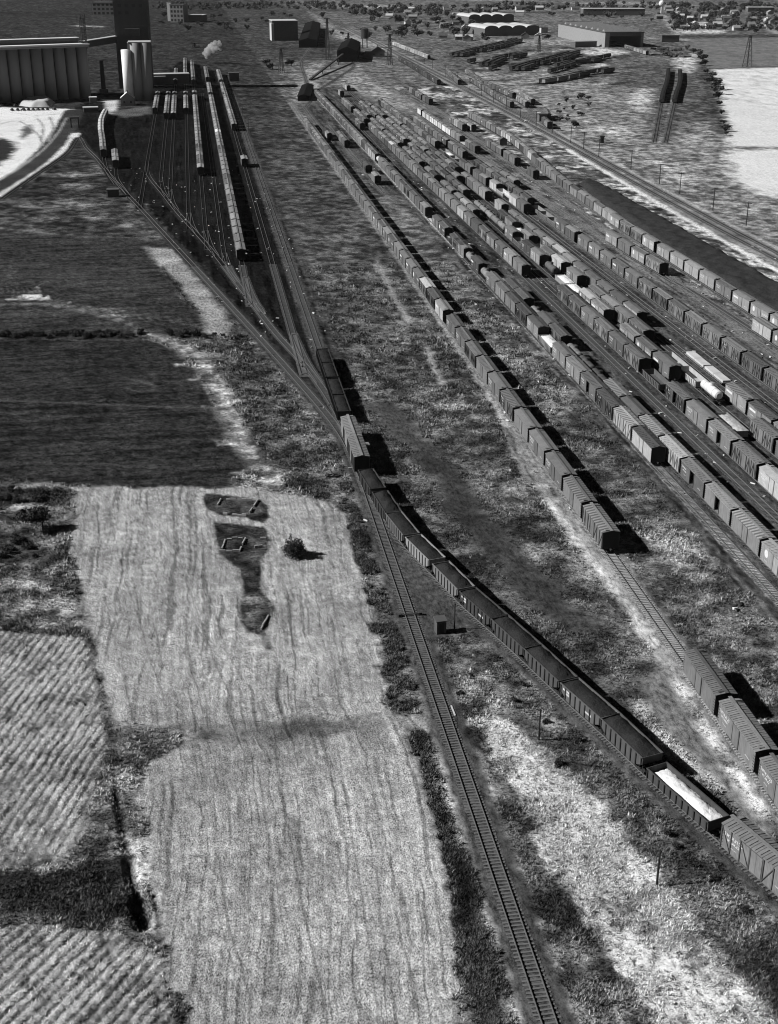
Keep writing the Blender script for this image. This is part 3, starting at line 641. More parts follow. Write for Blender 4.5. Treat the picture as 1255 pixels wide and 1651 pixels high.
def brace_mesh(W,L,z0,z1,w,kind):
    mb=MB(); half=L/2
    pan=4 if kind<2 else 3
    for s in (-1,1):
        x=s*(W/2+.05)
        for e in (-1,1):
            ys=[e*(w/2+.2+(half-.12-w/2-.2)*j/pan) for j in range(pan+1)]
            for j,yy in enumerate(ys): mb.box(x-.06,x+.06,yy-.075,yy+.075,z0,z1-.02,M['brace'])
            for j in range(pan):
                a,b=ys[j],ys[j+1]
                if (j+kind)%2==0 and kind!=2 or (kind==2 and j!=1): mb.bar((x,a,z0+.1),(x,b,z1-.15),.10,.09,M['brace'])
                elif kind<2: mb.bar((x,a,z1-.15),(x,b,z0+.1),.10,.09,M['brace'])
    return mb
def letter_mesh(W,L,z0,z1,style):
    mb=MB(); rnd=random.Random(style*13+5)
    for s in (-1,1):
        x=s*(W/2+.006); f=-s
        def mark(y,z,w,h): 
            yy=f*y; mb.box(x-.004,x+.004,yy-w/2,yy+w/2,z-h/2,z+h/2,M['letter'])
        def word(y,z,n,h,lw):
            for i in range(n):
                yy=y+(i-(n-1)/2)*lw*1.35
                t=rnd.randint(0,3)
                if t==0: mark(yy,z,lw*.3,h); mark(yy+lw*.32,z+h*.38,lw*.5,h*.24)
                elif t==1: mark(yy-lw*.35,z,lw*.28,h); mark(yy+lw*.35,z,lw*.28,h); mark(yy,z,lw*.42,h*.24)
                elif t==2: mark(yy,z+h*.38,lw,h*.24); mark(yy,z-h*.38,lw,h*.24); mark(yy-lw*.36,z,lw*.28,h*.5)
                else: mark(yy,z-h*.38,lw,h*.24); mark(yy-lw*.36,z+.12*h,lw*.28,h*.76)
        if style in (0,2): word(3.9,z1-.9,8,.42,.3); word(3.9,z1-1.5,6,.32,.26); word(3.8,z0+.8,6,.12,.14); word(-3.9,z0+.9,7,.16,.16)
        if style==1:
            word(-3.8,z1-1.1,9,.5,.32); word(-3.9,z0+.6,7,.14,.16)
            mb.cyl((x-.004,f*3.9,z0+1.9),(x+.004,f*3.9,z0+1.9),.72,20,M['letter']); word(3.9,z0+.55,5,.14,.16)
        if style==3: mark(3.7,z1-1.,3.3,.5); word(3.7,z0+.9,7,.2,.2); word(-3.7,z0+.9,7,.2,.2)
    return mb.mesh('lettering')
BL,BW,BZ0,BZ1,BZR=12.1,3.02,ZT+.72,4.08,4.48
MESH={}
MESH['under']=under_mesh(BL)
TRIM=rail_trim(BW,BL,BZ0,BZ1,1.85,M['brace'])
def merged(name,*mbs):
    r=MB()
    for m_ in mbs:
        o=len(r.v); r.v+=m_.v
        for f,k in zip(m_.f,m_.mi): r.f.append([o+i for i in f]); r.mi.append(r._m(m_.m[k]))
    return r.mesh(name)
MESH['walk']=board_mesh(BL,BZR)
for k,mt in (('body','body'),('plate','plate'),('board','board')): 
    for br in (None,0,1,2):
        ex_=[TRIM]+([] if br is None else [brace_mesh(BW,BL,BZ0,BZ1,1.85,br)])
        MESH['b_%s%s'%(k,'' if br is None else 'brace%d'%br)]=merged('boxcar_body',side_box(BL,BW,BZ0,BZ1,M[mt]),*ex_); MESH['bo_%s%s'%(k,'' if br is None else 'brace%d'%br)]=merged('boxcar_body_open',side_box(BL,BW,BZ0,BZ1,M[mt],1.9),*ex_)
for k in ('roof','seam','band'): MESH['r_'+k]=roof_mesh(BL,BW,BZ1,BZR,M[k],k=='seam')
for s in (-1,1): MESH['d%d'%s]=door_mesh(s,BW,1.85,BZ0,BZ1,M['plate']); MESH['o%d'%s]=door_mesh(s,BW,1.85,BZ0,BZ1,M['plate'],1.9)
for k in range(4): MESH['let%d'%k]=letter_mesh(BW,BL,BZ0,BZ1,k)
def hopper(L,z0,z1,ribs,slope):
    mb=MB(); h=L/2; w=1.5; t=.07
    for s in (-1,1):
        a,b=(w-t,w) if s>0 else (-w,-w+t)
        if slope:   # hopper side drops between the slope-sheet ends
            pts=[(-h,z1),(-h,z1-1.05),(-h*.62,z0),(h*.62,z0),(h,z1-1.05),(h,z1)]
            vs=[(a,y,z) for y,z in pts]+[(b,y,z) for y,z in pts]; n=6
            mb.poly(vs,[tuple(range(n))[::-1],tuple(range(n,2*n))]+[(i,(i+1)%n,n+(i+1)%n,n+i) for i in range(n)],M['body'])
        else: mb.box(a,b,-h,h,z0,z1,M['body'])
        mb.box(s*(w+.04)-.06,s*(w+.04)+.06,-h,h,z1-.10,z1+.02,M['body'])
    if slope:
        for e in (-1,1):
            mb.poly([(-w+t,e*h,z1-1.05),(w-t,e*h,z1-1.05),(w-t,e*h*.55,z0),(-w+t,e*h*.55,z0)],[(0,1,2,3)],M['body'])
            ya,yb=sorted((e*(h-.07),e*h)); mb.box(-w+t,w-t,ya,yb,z1-1.05,z1,M['body'])
            for s in (-1,1): mb.bar((s*1.2,e*(h-.2),ZT+.8),(s*1.2,e*(h-.2),z1-1.0),.1,.1,M['under'])
        for y in (-1.9,0,1.9): mb.poly([(-1.2,y-.9,z0),(1.2,y-.9,z0),(1.2,y+.9,z0),(-1.2,y+.9,z0),(-.7,y-.4,ZT+.35),(.7,y-.4,ZT+.35),(.7,y+.4,ZT+.35),(-.7,y+.4,ZT+.35)],[(0,1,5,4),(1,2,6,5),(2,3,7,6),(3,0,4,7),(4,5,6,7)],M['under'])
    else:
        for e in (-1,1): ya,yb=sorted((e*(h-.08),e*h)); mb.box(-w+t,w-t,ya,yb,z0,z1,M['body'])
        mb.box(-w+t,w-t,-h+.08,h-.08,z0,z0+.1,M['board'])
    return mb
def ribs_mesh(L,z0,z1,n,slope):
    mb=MB(); h=L/2
    for s in (-1,1):
        for j in range(n):
            y=-h+.25+(L-.5)*j/(n-1); zb=z0
            if slope and abs(y)>h*.62: zb=z1-1.05+(z0-z1+1.05)*(h-abs(y))/(h*.38)
            mb.box(s*1.56-.07,s*1.56+.07,y-.08,y+.08,zb,z1-.1,M['brace'])
    return mb
def heap_mesh(L,W,z,h,mat,seed,lumps=2,inset=.35):
    rr=np.random.default_rng(seed); nx,ny=13,41; xs=np.linspace(-W/2,W/2,nx); ys=np.linspace(-L/2,L/2,ny); X,Y=np.meshgrid(xs,ys,indexing='ij')
    u=1-np.clip(np.abs(X)/(W/2),0,1)**2.2; v=np.clip((L/2-np.abs(Y))/1.6,0,1)**.7
    Z=z+h*u*v*(.62+.3*np.cos(Y/L*2*math.pi*lumps+.6+seed)+.5*fbm(X/1.3+seed*9,Y/1.6,seed+3,3))+rr.normal(0,.045,X.shape)
    F=[(i*ny+j,(i+1)*ny+j,(i+1)*ny+j+1,i*ny+j+1) for i in range(nx-1) for j in range(ny-1)]
    return npmesh('load',np.stack([X,Y,Z],-1).reshape(-1,3),np.array(F),mat,(),True)
HL=10.1
MESH['hop']=merged('hopper_body',hopper(HL,1.25,3.35,9,True),ribs_mesh(HL,1.25,3.35,9,True))
MESH['gon']=merged('gondola_body',hopper(12.2,1.02,2.45,11,False),ribs_mesh(12.2,1.02,2.45,11,False))
MESH['gonh']=merged('gondola_body',hopper(12.2,1.02,3.05,11,False),ribs_mesh(12.2,1.02,3.05,11,False))
for k in range(3): MESH['coal%d'%k]=heap_mesh(HL-.2,2.84,3.12,.62+.08*k,M['coal'],k,2,0)
MESH['coalg']=heap_mesh(11.9,2.84,2.75,.5,M['coal'],8,3); MESH['sand']=heap_mesh(11.3,2.8,1.75,.62,M['sand'],9,2.5); MESH['sandflat']=heap_mesh(11.9,2.84,2.2,.35,M['sand'],10,2)
MESH['gravel']=heap_mesh(11.9,2.84,1.95,.3,M['sandgrey'],12,3)
MESH['underh']=under_mesh(HL); MESH['underg']=under_mesh(12.2)
def tank_mesh(L):
    mb=MB(); h=L/2; r=1.08; z=ZT+1.05+r
    prof=[(-h,.55),(-h+.22,.9),(-h+.5,1.),(-h+2.6,1.0),(h-2.6,1.0),(h-.5,1.),(h-.22,.9),(h,.55)]; n=20; vs=[]; 
    for y,k in prof:
        for i in range(n): t=2*math.pi*i/n; vs.append((r*k*math.cos(t),y,z+r*k*math.sin(t)))
    fs=[(j*n+i,j*n+(i+1)%n,(j+1)*n+(i+1)%n,(j+1)*n+i) for j in range(len(prof)-1) for i in range(n)]+[tuple(range(n))[::-1],tuple(range((len(prof)-1)*n,len(prof)*n))]
    mb.poly(vs,fs,M['body'])
    for y in (-2.6,2.6): mb.cyl((0,y-.05,z),(0,y+.05,z),r+.02,20,M['brace'])
    return mb.mesh('tank')
MESH['tank']=tank_mesh(9.6)
mb=MB(); mb.cyl((0,0,ZT+3.0),(0,0,ZT+3.85),.62,16,M['body']); mb.cyl((0,0,ZT+3.85),(0,0,ZT+3.97),.66,16,M['brace'],.3); MESH['dome']=mb.mesh('dome')
mb=MB(); mb.box(-.35,.35,-5.1,5.1,ZT+.62,ZT+.95,M['under'])
for s in (-1,1):
    mb.box(s*1.35-.14,s*1.35+.14,-4.7,4.7,ZT+.95,ZT+1.02,M['under']); mb.box(s*1.42-.02,s*1.42+.02,-4.7,4.7,ZT+1.75,ZT+1.79,M['under'])
    for y in (-4.6,-1.6,1.6,4.6): mb.box(s*1.42-.025,s*1.42+.025,y-.03,y+.03,ZT+1.0,ZT+1.77,M['under'])
    mb.box(-1.5,1.5,s*4.75-.2,s*4.75+.2,ZT+.75,ZT+.95,M['under']); mb.box(-.12,.12,s*5.4-.35,s*5.4+.35,ZT+.55,ZT+.82,M['under']); mb.box(-.9,.9,s*3.6-.25,s*3.6+.25,ZT+.9,ZT+1.5,M['under'])
MESH['tankframe']=mb.mesh('frame')
mb=MB(); mb.box(-1.45,1.45,-6.2,6.2,ZT+.80,ZT+.98,M['board']); 
for s in (-1,1): mb.box(s*1.4-.07,s*1.4+.07,-6.1,6.1,ZT+.5,ZT+.8,M['under'])
for s in (-1,1):
    for j in range(9): mb.box(s*1.5-.05,s*1.5+.05,-5.8+j*1.45-.07,-5.8+j*1.45+.07,ZT+.6,ZT+.98,M['under'])
MESH['flat']=mb.mesh('deck')
mb=MB()
for j in range(7):
    for i in range(2): mb.box(-1.05+j*.3,-1.05+j*.3+.275,-5.95+i*6.02,-5.95+i*6.02+5.9,ZT+.98,ZT+1.5+.04*((j*3+i)%3),M['concretepale'])
MESH['lumber']=mb.mesh('lumber')
mb=MB(); mb.box(-1.1,1.1,-1.4,1.4,BZR-.1,BZR+.75,M['body']); mb.box(-1.2,1.2,-1.5,1.5,BZR+.75,BZR+.85,M['roof']); MESH['cupola']=mb.mesh('cupola')

TYPES={ # body, roof, braces, words
 's':('b_plate','r_seam',None,'steel'),'S':('b_body','r_roof',None,'plain smooth-roofed'),'n':('b_plate','r_band',None,'striped-roof steel'),
 'o':('b_board','r_seam','brace0','outside-braced'),'q':('b_board','r_roof','brace1','diagonal-braced'),'z':('b_board','r_band','brace2','striped-roof braced'),
 'Q':('b_board','r_seam','brace2','outside-braced'),'w':('b_board','r_roof',None,'board-sided'),'r':('b_board','r_roof',None,'board-sided refrigerator')}
def ordw(n):
    w=['','nearest','second','third','fourth','fifth','sixth','seventh','eighth','ninth','tenth','eleventh','twelfth']
    if n<len(w): return w[n]
    return '%d%s'%(n,'th' if 10<=n%100<=20 else {1:'st',2:'nd',3:'rd'}.get(n%10,'th'))
def tonew(t): return 'near-white' if t>.45 else 'pale' if t>.28 else 'light grey' if t>.2 else 'grey' if t>.12 else 'dark grey' if t>.07 else 'black'
ALL=[]      # every car to build: dict
def car(ty,x,y,rz,tone,roof,string,k,ntot,**kw): ALL.append(dict(ty=ty,x=x,y=y,rz=rz,tone=tone,roof=roof,string=string,k=k,n=ntot,**kw))
LEN={'y':13.,'h':10.9,'g':13.,'G':13.,'W':13.,'B':13.,'t':10.9,'f':13.3,'F':13.3,'c':10.5,'L':13.}
def fill(track,string,v0,seq,tones=None,pitch=13.5,rev=False,rnd=None):
    """cars on a track, starting with the near end of the first at distance v0 (world Y), away from the camera.
       seq: letters of TYPES, or g gondola, G gondola pale load, B black-load gondola, h coal hopper, t tank, f flat, L lumber flat, '-' 4 m gap, '_' 14 m gap"""
    P=TP[track]; up=P.p[-1,1]>P.p[0,1]; rnd=rnd or random.Random(hash_(track+string+str(v0)))
    i0=np.argmin(abs(P.p[:,1]-v0)); t=np.interp(v0,P.p[:,1],P.L) if up else np.interp(-v0,-P.p[:,1],P.L)
    sg=1 if up else -1; k=0; tot=sum(ch not in '-_' for ch in seq)
    for i,ch in enumerate(seq):
        if ch=='-': t+=4*sg; continue
        if ch=='_': t+=13.5*sg; continue
        k+=1; L=LEN.get(ch,pitch)-(13.5-pitch if ch in LEN else 0); c=P.pos(t+sg*(L-1.05)/2); a=P.ang(t+sg*(L-1.05)/2)
        if not up: a+=math.pi
        tn=(tones or {}).get(k)
        if tn is None:
            base=rnd.choice((.10,.13,.15,.17,.18,.2,.23)); tn=(base,rnd.choice((.11,.15,.18,.2,.22,.25)))
        elif not isinstance(tn,tuple): tn=(tn,tn*.9)
        car(ch,c[0],c[1],a,tn[0],tn[1],string,k,tot,seed=rnd.random())
        t+=sg*L
def hash_(s): 
    h=7
    for ch in s: h=(h*31+ord(ch))%1000003
    return h
def mix(n,seed,w='ssSSoqwwsS'):
    r=random.Random(seed); return ''.join(r.choice(w) for _ in range(n))
# --- coal train on the branch
P=TP['coal lead']
for k in range(10):
    a=np.array(hop[2+k]); b=np.array(hop[3+k]); c=(a+b)/2; d=a-b; car('h',c[0],c[1],math.atan2(-d[0],d[1]),(.05,.05,.12,.24,.16,.05,.06,.07,.1,.08)[k],.05,'loaded coal train',k+1,10,seed=.1*k)
a=np.array(hop[12]);b=np.array(hop[13]); c=(a+b)/2; d=a-b; car('Wl',c[0],c[1],math.atan2(-d[0],d[1]),.06,.06,'loaded coal train',1,1,seed=.5)
t0=P.near(*hop[13])+.8; c=P.pos(t0+6.3); car('Q',c[0],c[1],P.ang(t0+6.3)+math.pi,.22,.2,'loaded coal train',1,3,seed=.3,let=0)
for k,(v,ty,tn) in enumerate(((243.3,'o',.2),(255.6,'s',.23))): car(ty,29.55,v,0,tn,tn*1.1,'loaded coal train',2+k,3,seed=.2)
for k,v in enumerate((274.6,287.,300.2,312.)): car('B',29.55,v,0,.03,.03,'black gondola cut',k+1,4,seed=.3*k)
# --- long string by the weeds
fill('A','x' if 0 else 'short string on the weedy bare track',100.6,'ssss',{4:(.16,.15),3:(.2,.22),2:(.17,.2)})
fill('A','long string bordering the meadow',194.7,'znSSSzSsosn-SozSSSSsSsSsSwssSssSSssSSSSsSwsSSs',{1:(.17,.26),2:(.2,.22),3:(.13,.16),4:(.17,.2),5:(.19,.2),6:(.12,.19),7:(.15,.17),8:(.19,.2),9:(.12,.22),10:(.14,.17),11:(.13,.17),12:(.42,.27),13:(.1,.15),14:(.16,.75),15:(.12,.15)},13.42)
fill('AB','loose cuts inside the first yard gap',581,'wf-z',{1:(.2,.3)}); fill('AB','far cut inside the first yard gap',700,'wSs',{1:(.12,.13)}); fill('W','dark pair in the first yard gap',730,'rw',{1:(.5,.2),2:.06})
# --- string two
sB='second yard string'
fill('B',sB,233.5,'szossS',{1:(.42,.1),2:(.42,.36),3:(.09,.11),4:(.14,.15),5:(.22,.27),6:(.22,.16)},13.0)
fill('B','second string behind its white gondola',312.5,'GSossStStSo',{2:(.24,.1),3:(.09,.1),4:(.18,.12),5:(.22,.2),6:(.16,.17),7:.2,8:(.07,.09),9:.2},13.2)
fill('B','second string past its tanks',431,'sG-sS_',{2:.14},13.2); fill('B','upper second string',502,mix(10,1)+'t'+mix(24,2)+'',{12:(.4,.2),11:.45,13:(.42,.3),15:(.07,.09),16:(.3,.25)})
# --- third
fill('C0','third yard string',123.3,'SSSSsnssonSn',{5:(.3,.34),6:(.22,.36),7:(.24,.3),8:(.12,.2),9:(.42,.44),10:(.2,.32),11:(.11,.13),12:(.15,.26)},13.0)
fill('C0','tank trio of third string',281,'ttt',{1:.06,2:.08,3:.16}); fill('C0','third string by its tanks',316,'oSt-osf',{2:.15,4:(.15,.17)},12.9)
fill('C0','third string far end',772,'SS',{1:(.08,.13)})
# --- fourth
fill('C','fourth yard string',397.6,'SSwsonSSSwSsSSsSwsSSsrSSsSwS',{1:(.2,.17),2:(.3,.26),3:(.13,.13),4:(.22,.16),5:(.3,.17),6:(.1,.12),7:(.2,.15),8:(.4,.25),9:(.2,.2),22:(.14,.55)})
fill('C','fourth string far end',793,'SsSs_SwsS')
# --- fifth
fill('D','fifth yard string',168.,'osnrosSo',{4:(.5,.42),5:(.17,.2),6:(.2,.27),7:(.2,.19),8:(.1,.18)},13.4); fill('D','fifth string gap',278.5,'g',{1:.1})
fill('D','middle of fifth string',293.4,'oSoSoo',{1:(.2,.18),2:(.1,.13),3:(.24,.21),4:(.17,.17),5:(.17,.15),6:(.15,.13)},13.0)
fill('D','upper fifth string',494,'SSw-SS_sS_SSwS_sSSs-SSSw_SS',{1:(.2,.2),2:(.3,.36)})
# --- sixth
fill('E','sixth yard string',282,'-Sss',{1:.16}); fill('E','pale pair of sixth string',340,'nr',{1:(.34,.3),2:(.2,.42)},13)
fill('E','white part of sixth string',368.5,'GG',{1:.4,2:.4},12.); fill('E','sixth string past white gondolas',397.,'t-wsg_S'.replace('_',''),{1:.1,2:(.3,.2),3:(.08,.1)},13.)
fill('E','tank row of sixth string',466.5,'ttttt',{1:.2,2:.16,3:.22,4:.2,5:.18}); fill('E','far cut of sixth string',539,mix(11,5)+'_'+mix(8,6)+'-'+mix(6,66),{})
# --- seventh
fill('F','seventh yard string',208.,'oSo',{3:.2}); fill('F','seventh string gap',266.8,'T',{1:.62}); fill('F','gondola cut of seventh string',279.6,'gg',{1:.42,2:.36},13.); fill('E','low gap of sixth string',245.,'y',{1:.2}); fill('lumber siding','lumber siding',281,'LL',None,13.3)
fill('F','boxcar cut of seventh string',318,'oqSo',{1:(.2,.19),2:(.2,.18)},13); fill('F','small cut of seventh string',381,'S'); fill('F','middle of seventh string',400,'rog-SGso_',{1:(.45,.5),2:(.3,.2)},13)
fill('F','upper seventh string',575,'SsrSsS-SSwSsSSw'); fill('F','seventh string far end',770,'rs_SwSs-Ss')
# --- eighth
fill('G','eighth yard string',219.,'sosn',{1:(.2,.25),2:(.24,.24),4:(.3,.22)},13.4); fill('G','boxcar cut of eighth string',336,'rSwsrSrrSSoS',{1:(.4,.16),2:.12,3:(.16,.15),5:(.2,.15),6:(.2,.26),7:(.16,.42),8:(.14,.3)},13.1)
fill('G','upper eighth string',504,'r_-wS',{1:(.38,.3),2:(.3,.25)},13); fill('G','eighth string far end',560,'SS_'+mix(12,14)+'-'+mix(6,15))
# --- ninth
fill('H','ninth yard string',503,'Srtgr-SS',{1:.14,2:(.55,.25),3:.5,4:.5,5:(.5,.3)},13); fill('H','gondola cut of ninth string',600,'SsggGg',{1:(.17,.16)},13); fill('H','ninth string far end',690,mix(16,16))
# --- tenth
fill('I','tenth yard string',215,'oooooooqooooSsS'+'SS',{12:(.2,.2),13:(.14,.17)},13.45); fill('I','open part of tenth string',447,'SSggg',{3:.2,4:.2,5:.22},13.); fill('I','upper tenth string',516,mix(8,17)+'',{1:.16})
fill('I','tenth string far end',650,mix(3,28)+'-'+mix(8,18),{})
# --- eleventh and pale reefers
fill('J','outer string near coal pile',247,'-rsrSwn'.replace('-',''),{6:(.4,.22)},13.4); fill('J','short outer cut by coal pile',394,'oswS',{1:(.32,.22),2:(.3,.2),3:(.17,.16),4:(.3,.2)},13.6)
fill('J','white refrigerator cars',668,'Ss'+'f'+'rrrrrrrrr-r',{1:(.1,.12),3:.5,4:(.3,.2),5:(.3,.2),6:(.75,.2),7:(.8,.2),8:(.6,.2),9:(.75,.2),10:(.8,.2),11:(.75,.2),12:(.8,.2),13:(.85,.2)},13.6)
fill('J2','dark pairs past the white reefers',585,'Sg_'+'SS-SwS'); fill('I2','loose cut beside the tenth string',560,'SSsw'); fill('J2','far pairs past the white reefers',758,'SwS',{2:(.4,.3)}); fill('J3','dark cuts past the white reefers',755,'rs',{1:(.4,.2)})
fill('J3','dark cut by the far yard throat',897,'SS-wSsS',{1:.08,5:.08})
# --- coal pile
fill('K','string along coal pile',276.5,'nSsnSSsrr'+'rr',{1:(.3,.22),2:(.28,.24),3:(.16,.16),4:(.34,.3),5:(.3,.2),6:(.3,.2),7:(.17,.17),8:(.3,.24),9:(.38,.3),10:(.36,.25),11:(.3,.2)},13.45)
fill('K','string past coal pile',426.5,'rqorrsSrsSSwrSSs'+mix(14,21),{1:(.42,.24),2:(.2,.24),3:(.22,.25),4:(.35,.2),5:(.35,.25),6:(.3,.22),17:(.5,.25),20:(.4,.2),22:(.55,.25),23:(.4,.25)},13.3)
# --- left yard
fill('sa','curving string by the elevator',684 if 0 else 684,'rsrwrrr'[:0]+'sssnnnrrrrrrrr',{k:(.2,.3) if k<7 else (.35,.55) for k in range(1,15)},13.4)
fill('sb','three cars by the elevator curve',646,'nns',{1:(.2,.42),2:(.2,.4),3:(.2,.38)})
for tr,v0,n in (('c1',872,8),('c2',842,10),('c3',841,10),('c4',868,8),('c5',618,27),('e',780,28)):
    fill(tr,'elevator yard string %s'%{'c1':'by the tower','c2':'second from tower','c3':'third from tower','c4':'fourth from tower','c5':'below the loading shed','e':'by the meadow'}[tr],v0,mix(n,hash_(tr),'nnsSs'),{k:(.15,random.Random(k*7+v0).uniform(.18,.36)) for k in range(1,n+1)})
fill('c5','cars beyond the loading shed',1067,mix(15,31)); fill('c4','cars beyond the loading shed',1090,mix(15,32)); fill('c3','cars beyond the loading shed',1070,mix(8,33))
fill('d','long elevator yard string',435,mix(46,34,'SSsSw')+'-ff'+mix(8,35),{k:(.16,random.Random(k*3).uniform(.2,.34)) for k in range(1,47)}|{24:(.3,.75)},13.5)
fill('e','lone car by the elevator yard',641,'w',{1:(.2,.3)})
# --- beyond the main line
for tr,v0,n,tn in (('m1',1037,18,.08),('m2',1290,15,.45),('m3',1035,8,.2),('m4',872,14,.17),('m5',930,15,.15),('m6',888,4,.28),('m7',872,3,.3)):
    fill(tr,'strings beyond the main line',v0,mix(n,hash_(tr)),{k:(tn*random.Random(k).uniform(.6,1.4),tn*random.Random(k+9).uniform(.6,1.2)) for k in range(1,n+1)})
fill('m6','four cars left beside the telegraph poles',803,'SS',{1:(.28,.16),2:(.2,.15)}); fill('m7','four cars left beside the telegraph poles',762,'SS',{1:(.25,.15),2:(.1,.1)})
fill('black one','nearer black string by the dump',888,'B'*21,{k:.03 for k in range(1,22)},12.9); fill('black two','farther black string by the dump',886,'B'*20,{k:.03 for k in range(1,21)},12.9)
fill('shed siding','boxcars before the train shed',TP['shed siding'].pos(TP['shed siding'].near(*at(1043,89.5)))[1],'SSwSSSw',{1:(.4,.2),2:(.3,.2),3:(.35,.2),4:(.4,.2)},13.4)
fill('H','cut at the yard throat',905,'SSSS'); fill('F','far white cars at the yard throat',1000,'rr',{1:(.5,.2),2:(.4,.2)}); fill('D','far white car at the yard throat',960,'r',{1:(.5,.2)})

BOXT=set('sSnoqzwrQ')
vis=[c for c in ALL if seen(c['x'],c['y'],40)]
boxes=sorted([c for c in vis if c['ty'] in BOXT],key=lambda c:math.hypot(c['x'],c['y'],HC))
for i,c in enumerate(boxes): c['ind']=i<298
KIND={'y':('gondola','gondola'),'h':('coal_hopper','hopper'),'g':('gondola','gondola'),'G':('gondola','gondola'),'B':('gondola','gondola'),'Wl':('gondola','gondola'),'t':('tank_car','tank car'),'T':('tank_car','tank car'),'f':('flatcar','flatcar'),'L':('flatcar','flatcar')}
def build_car(c):
    ty=c['ty']; x,y=c['x'],c['y']; dist=math.hypot(x,y); sd=random.Random(c['seed']*1000+c['k']); near=dist<330
    who=c['string']; od=ordw(c['k'])+(' from the near end' if c['k']>1 else '')
    if ty in BOXT:
        b,rf,br,word=TYPES[ty]; openD=(sd.random()<.13 and c['k']>1) and near
        kind='refrigerator car' if ty=='r' else 'boxcar'; word=word.replace(' refrigerator','')
        t=thing('boxcar' if ty!='r' else 'refrigerator_car',('%s %s %s, %s in the %s'%(tonew(c['tone']),word,kind,ordw(c['k']),who)),kind,(x,y,0),c['rz'],who+' cars')
        link('body',MESH[(('bo'+b[1:]) if openD else b)+(br or '')],t,col=c['tone']*.85); rfo=link('roof',MESH[rf],t,col=c['roof']*.92)
        link('running_board',MESH['walk'],rfo,col=.8*c['roof']*sd.uniform(.75,1.35)); link('underframe',MESH['under'],t)
        for s in (-1,1): link('door',MESH[('o%d' if openD else 'd%d')%s],t,col=.85*c['tone']*sd.uniform(.75,1.3))
        for s in (-1,1): put_truck(t,s*4.6,near)
        lt=c.get('let'); 
        if lt is None and not br and sd.random()<.75: lt=sd.choice((0,1,2,3,0))
        if lt is None and br and sd.random()<.5: lt=0
        if lt is not None and dist<500: link('lettering',MESH['let%d'%lt],t)
        return
    nm,cat=KIND[ty]; loadw={'h':'heaped with coal','G':'loaded with white gravel','B':'heaped black with coal','Wl':'filled with bright white sand','y':'levelled with grey gravel','g':'standing empty','L':'carrying pale lumber'}.get(ty,'')
    lab='%s %s %s, %s in the %s'%('' if ty in('B',) else tonew(c['tone']),cat,loadw,ordw(c['k']) if c['n']>1 else 'only one',who); lab=' '.join(lab.replace(' ,',',').split())
    t=thing(nm,lab,cat,(x,y,0),c['rz'],who+' '+cat+'s'); col=c['tone']
    if ty=='h':
        link('body',MESH['hop'],t,col=col); link('coal_load',MESH['coal%d'%(c['k']%3)],t); link('underframe',MESH['underh'],t)
        if c['k'] in (6,9): link('lettering',MESH['hoplet'],t)
        for s in (-1,1): put_truck(t,s*3.7,near)
    elif ty in ('g','G','B','Wl','y'):
        q='gonh' if ty=='B' else 'gon'
        link('body',MESH[q],t,col=col); link('underframe',MESH['underg'],t)
        if ty=='G': link('gravel_load',MESH['sandflat'],t)
        if ty=='y': link('gravel_load',MESH['gravel'],t)
        if ty=='B': link('coal_load',MESH['coalg'],t)
        if ty=='Wl': link('sand_load',MESH['sand'],t)
        for s in (-1,1): put_truck(t,s*4.4,near)
    elif ty in 'tT':
        tk=link('tank',MESH['tank'],t,col=col); link('dome',MESH['dome'],tk,col=col*1.1); link('frame',MESH['tankframe'],t)
        for s in (-1,1): put_truck(t,s*3.6,near)
    else:
        link('deck',MESH['flat'],t,col=max(col,.2)); 
        if ty=='L': link('lumber_load',MESH['lumber'],t)
        for s in (-1,1): put_truck(t,s*4.4,near)
mb=MB()
for s in (-1,1):
    x=s*1.512
    for y,z,n,lw in ((-s*2.9,2.75,5,.22),(s*2.6,2.2,6,.18),(-s*2.9,2.3,4,.2)):
        for i in range(n): mb.box(x-.004,x+.004,y+i*lw*1.4-lw/2,y+i*lw*1.4+lw/2,z-.16,z+.16,M['letter'])
MESH['hoplet']=mb.mesh('lettering')
for c in vis:
    if c.get('ind',True): build_car(c)
import re as _re, collections as _co

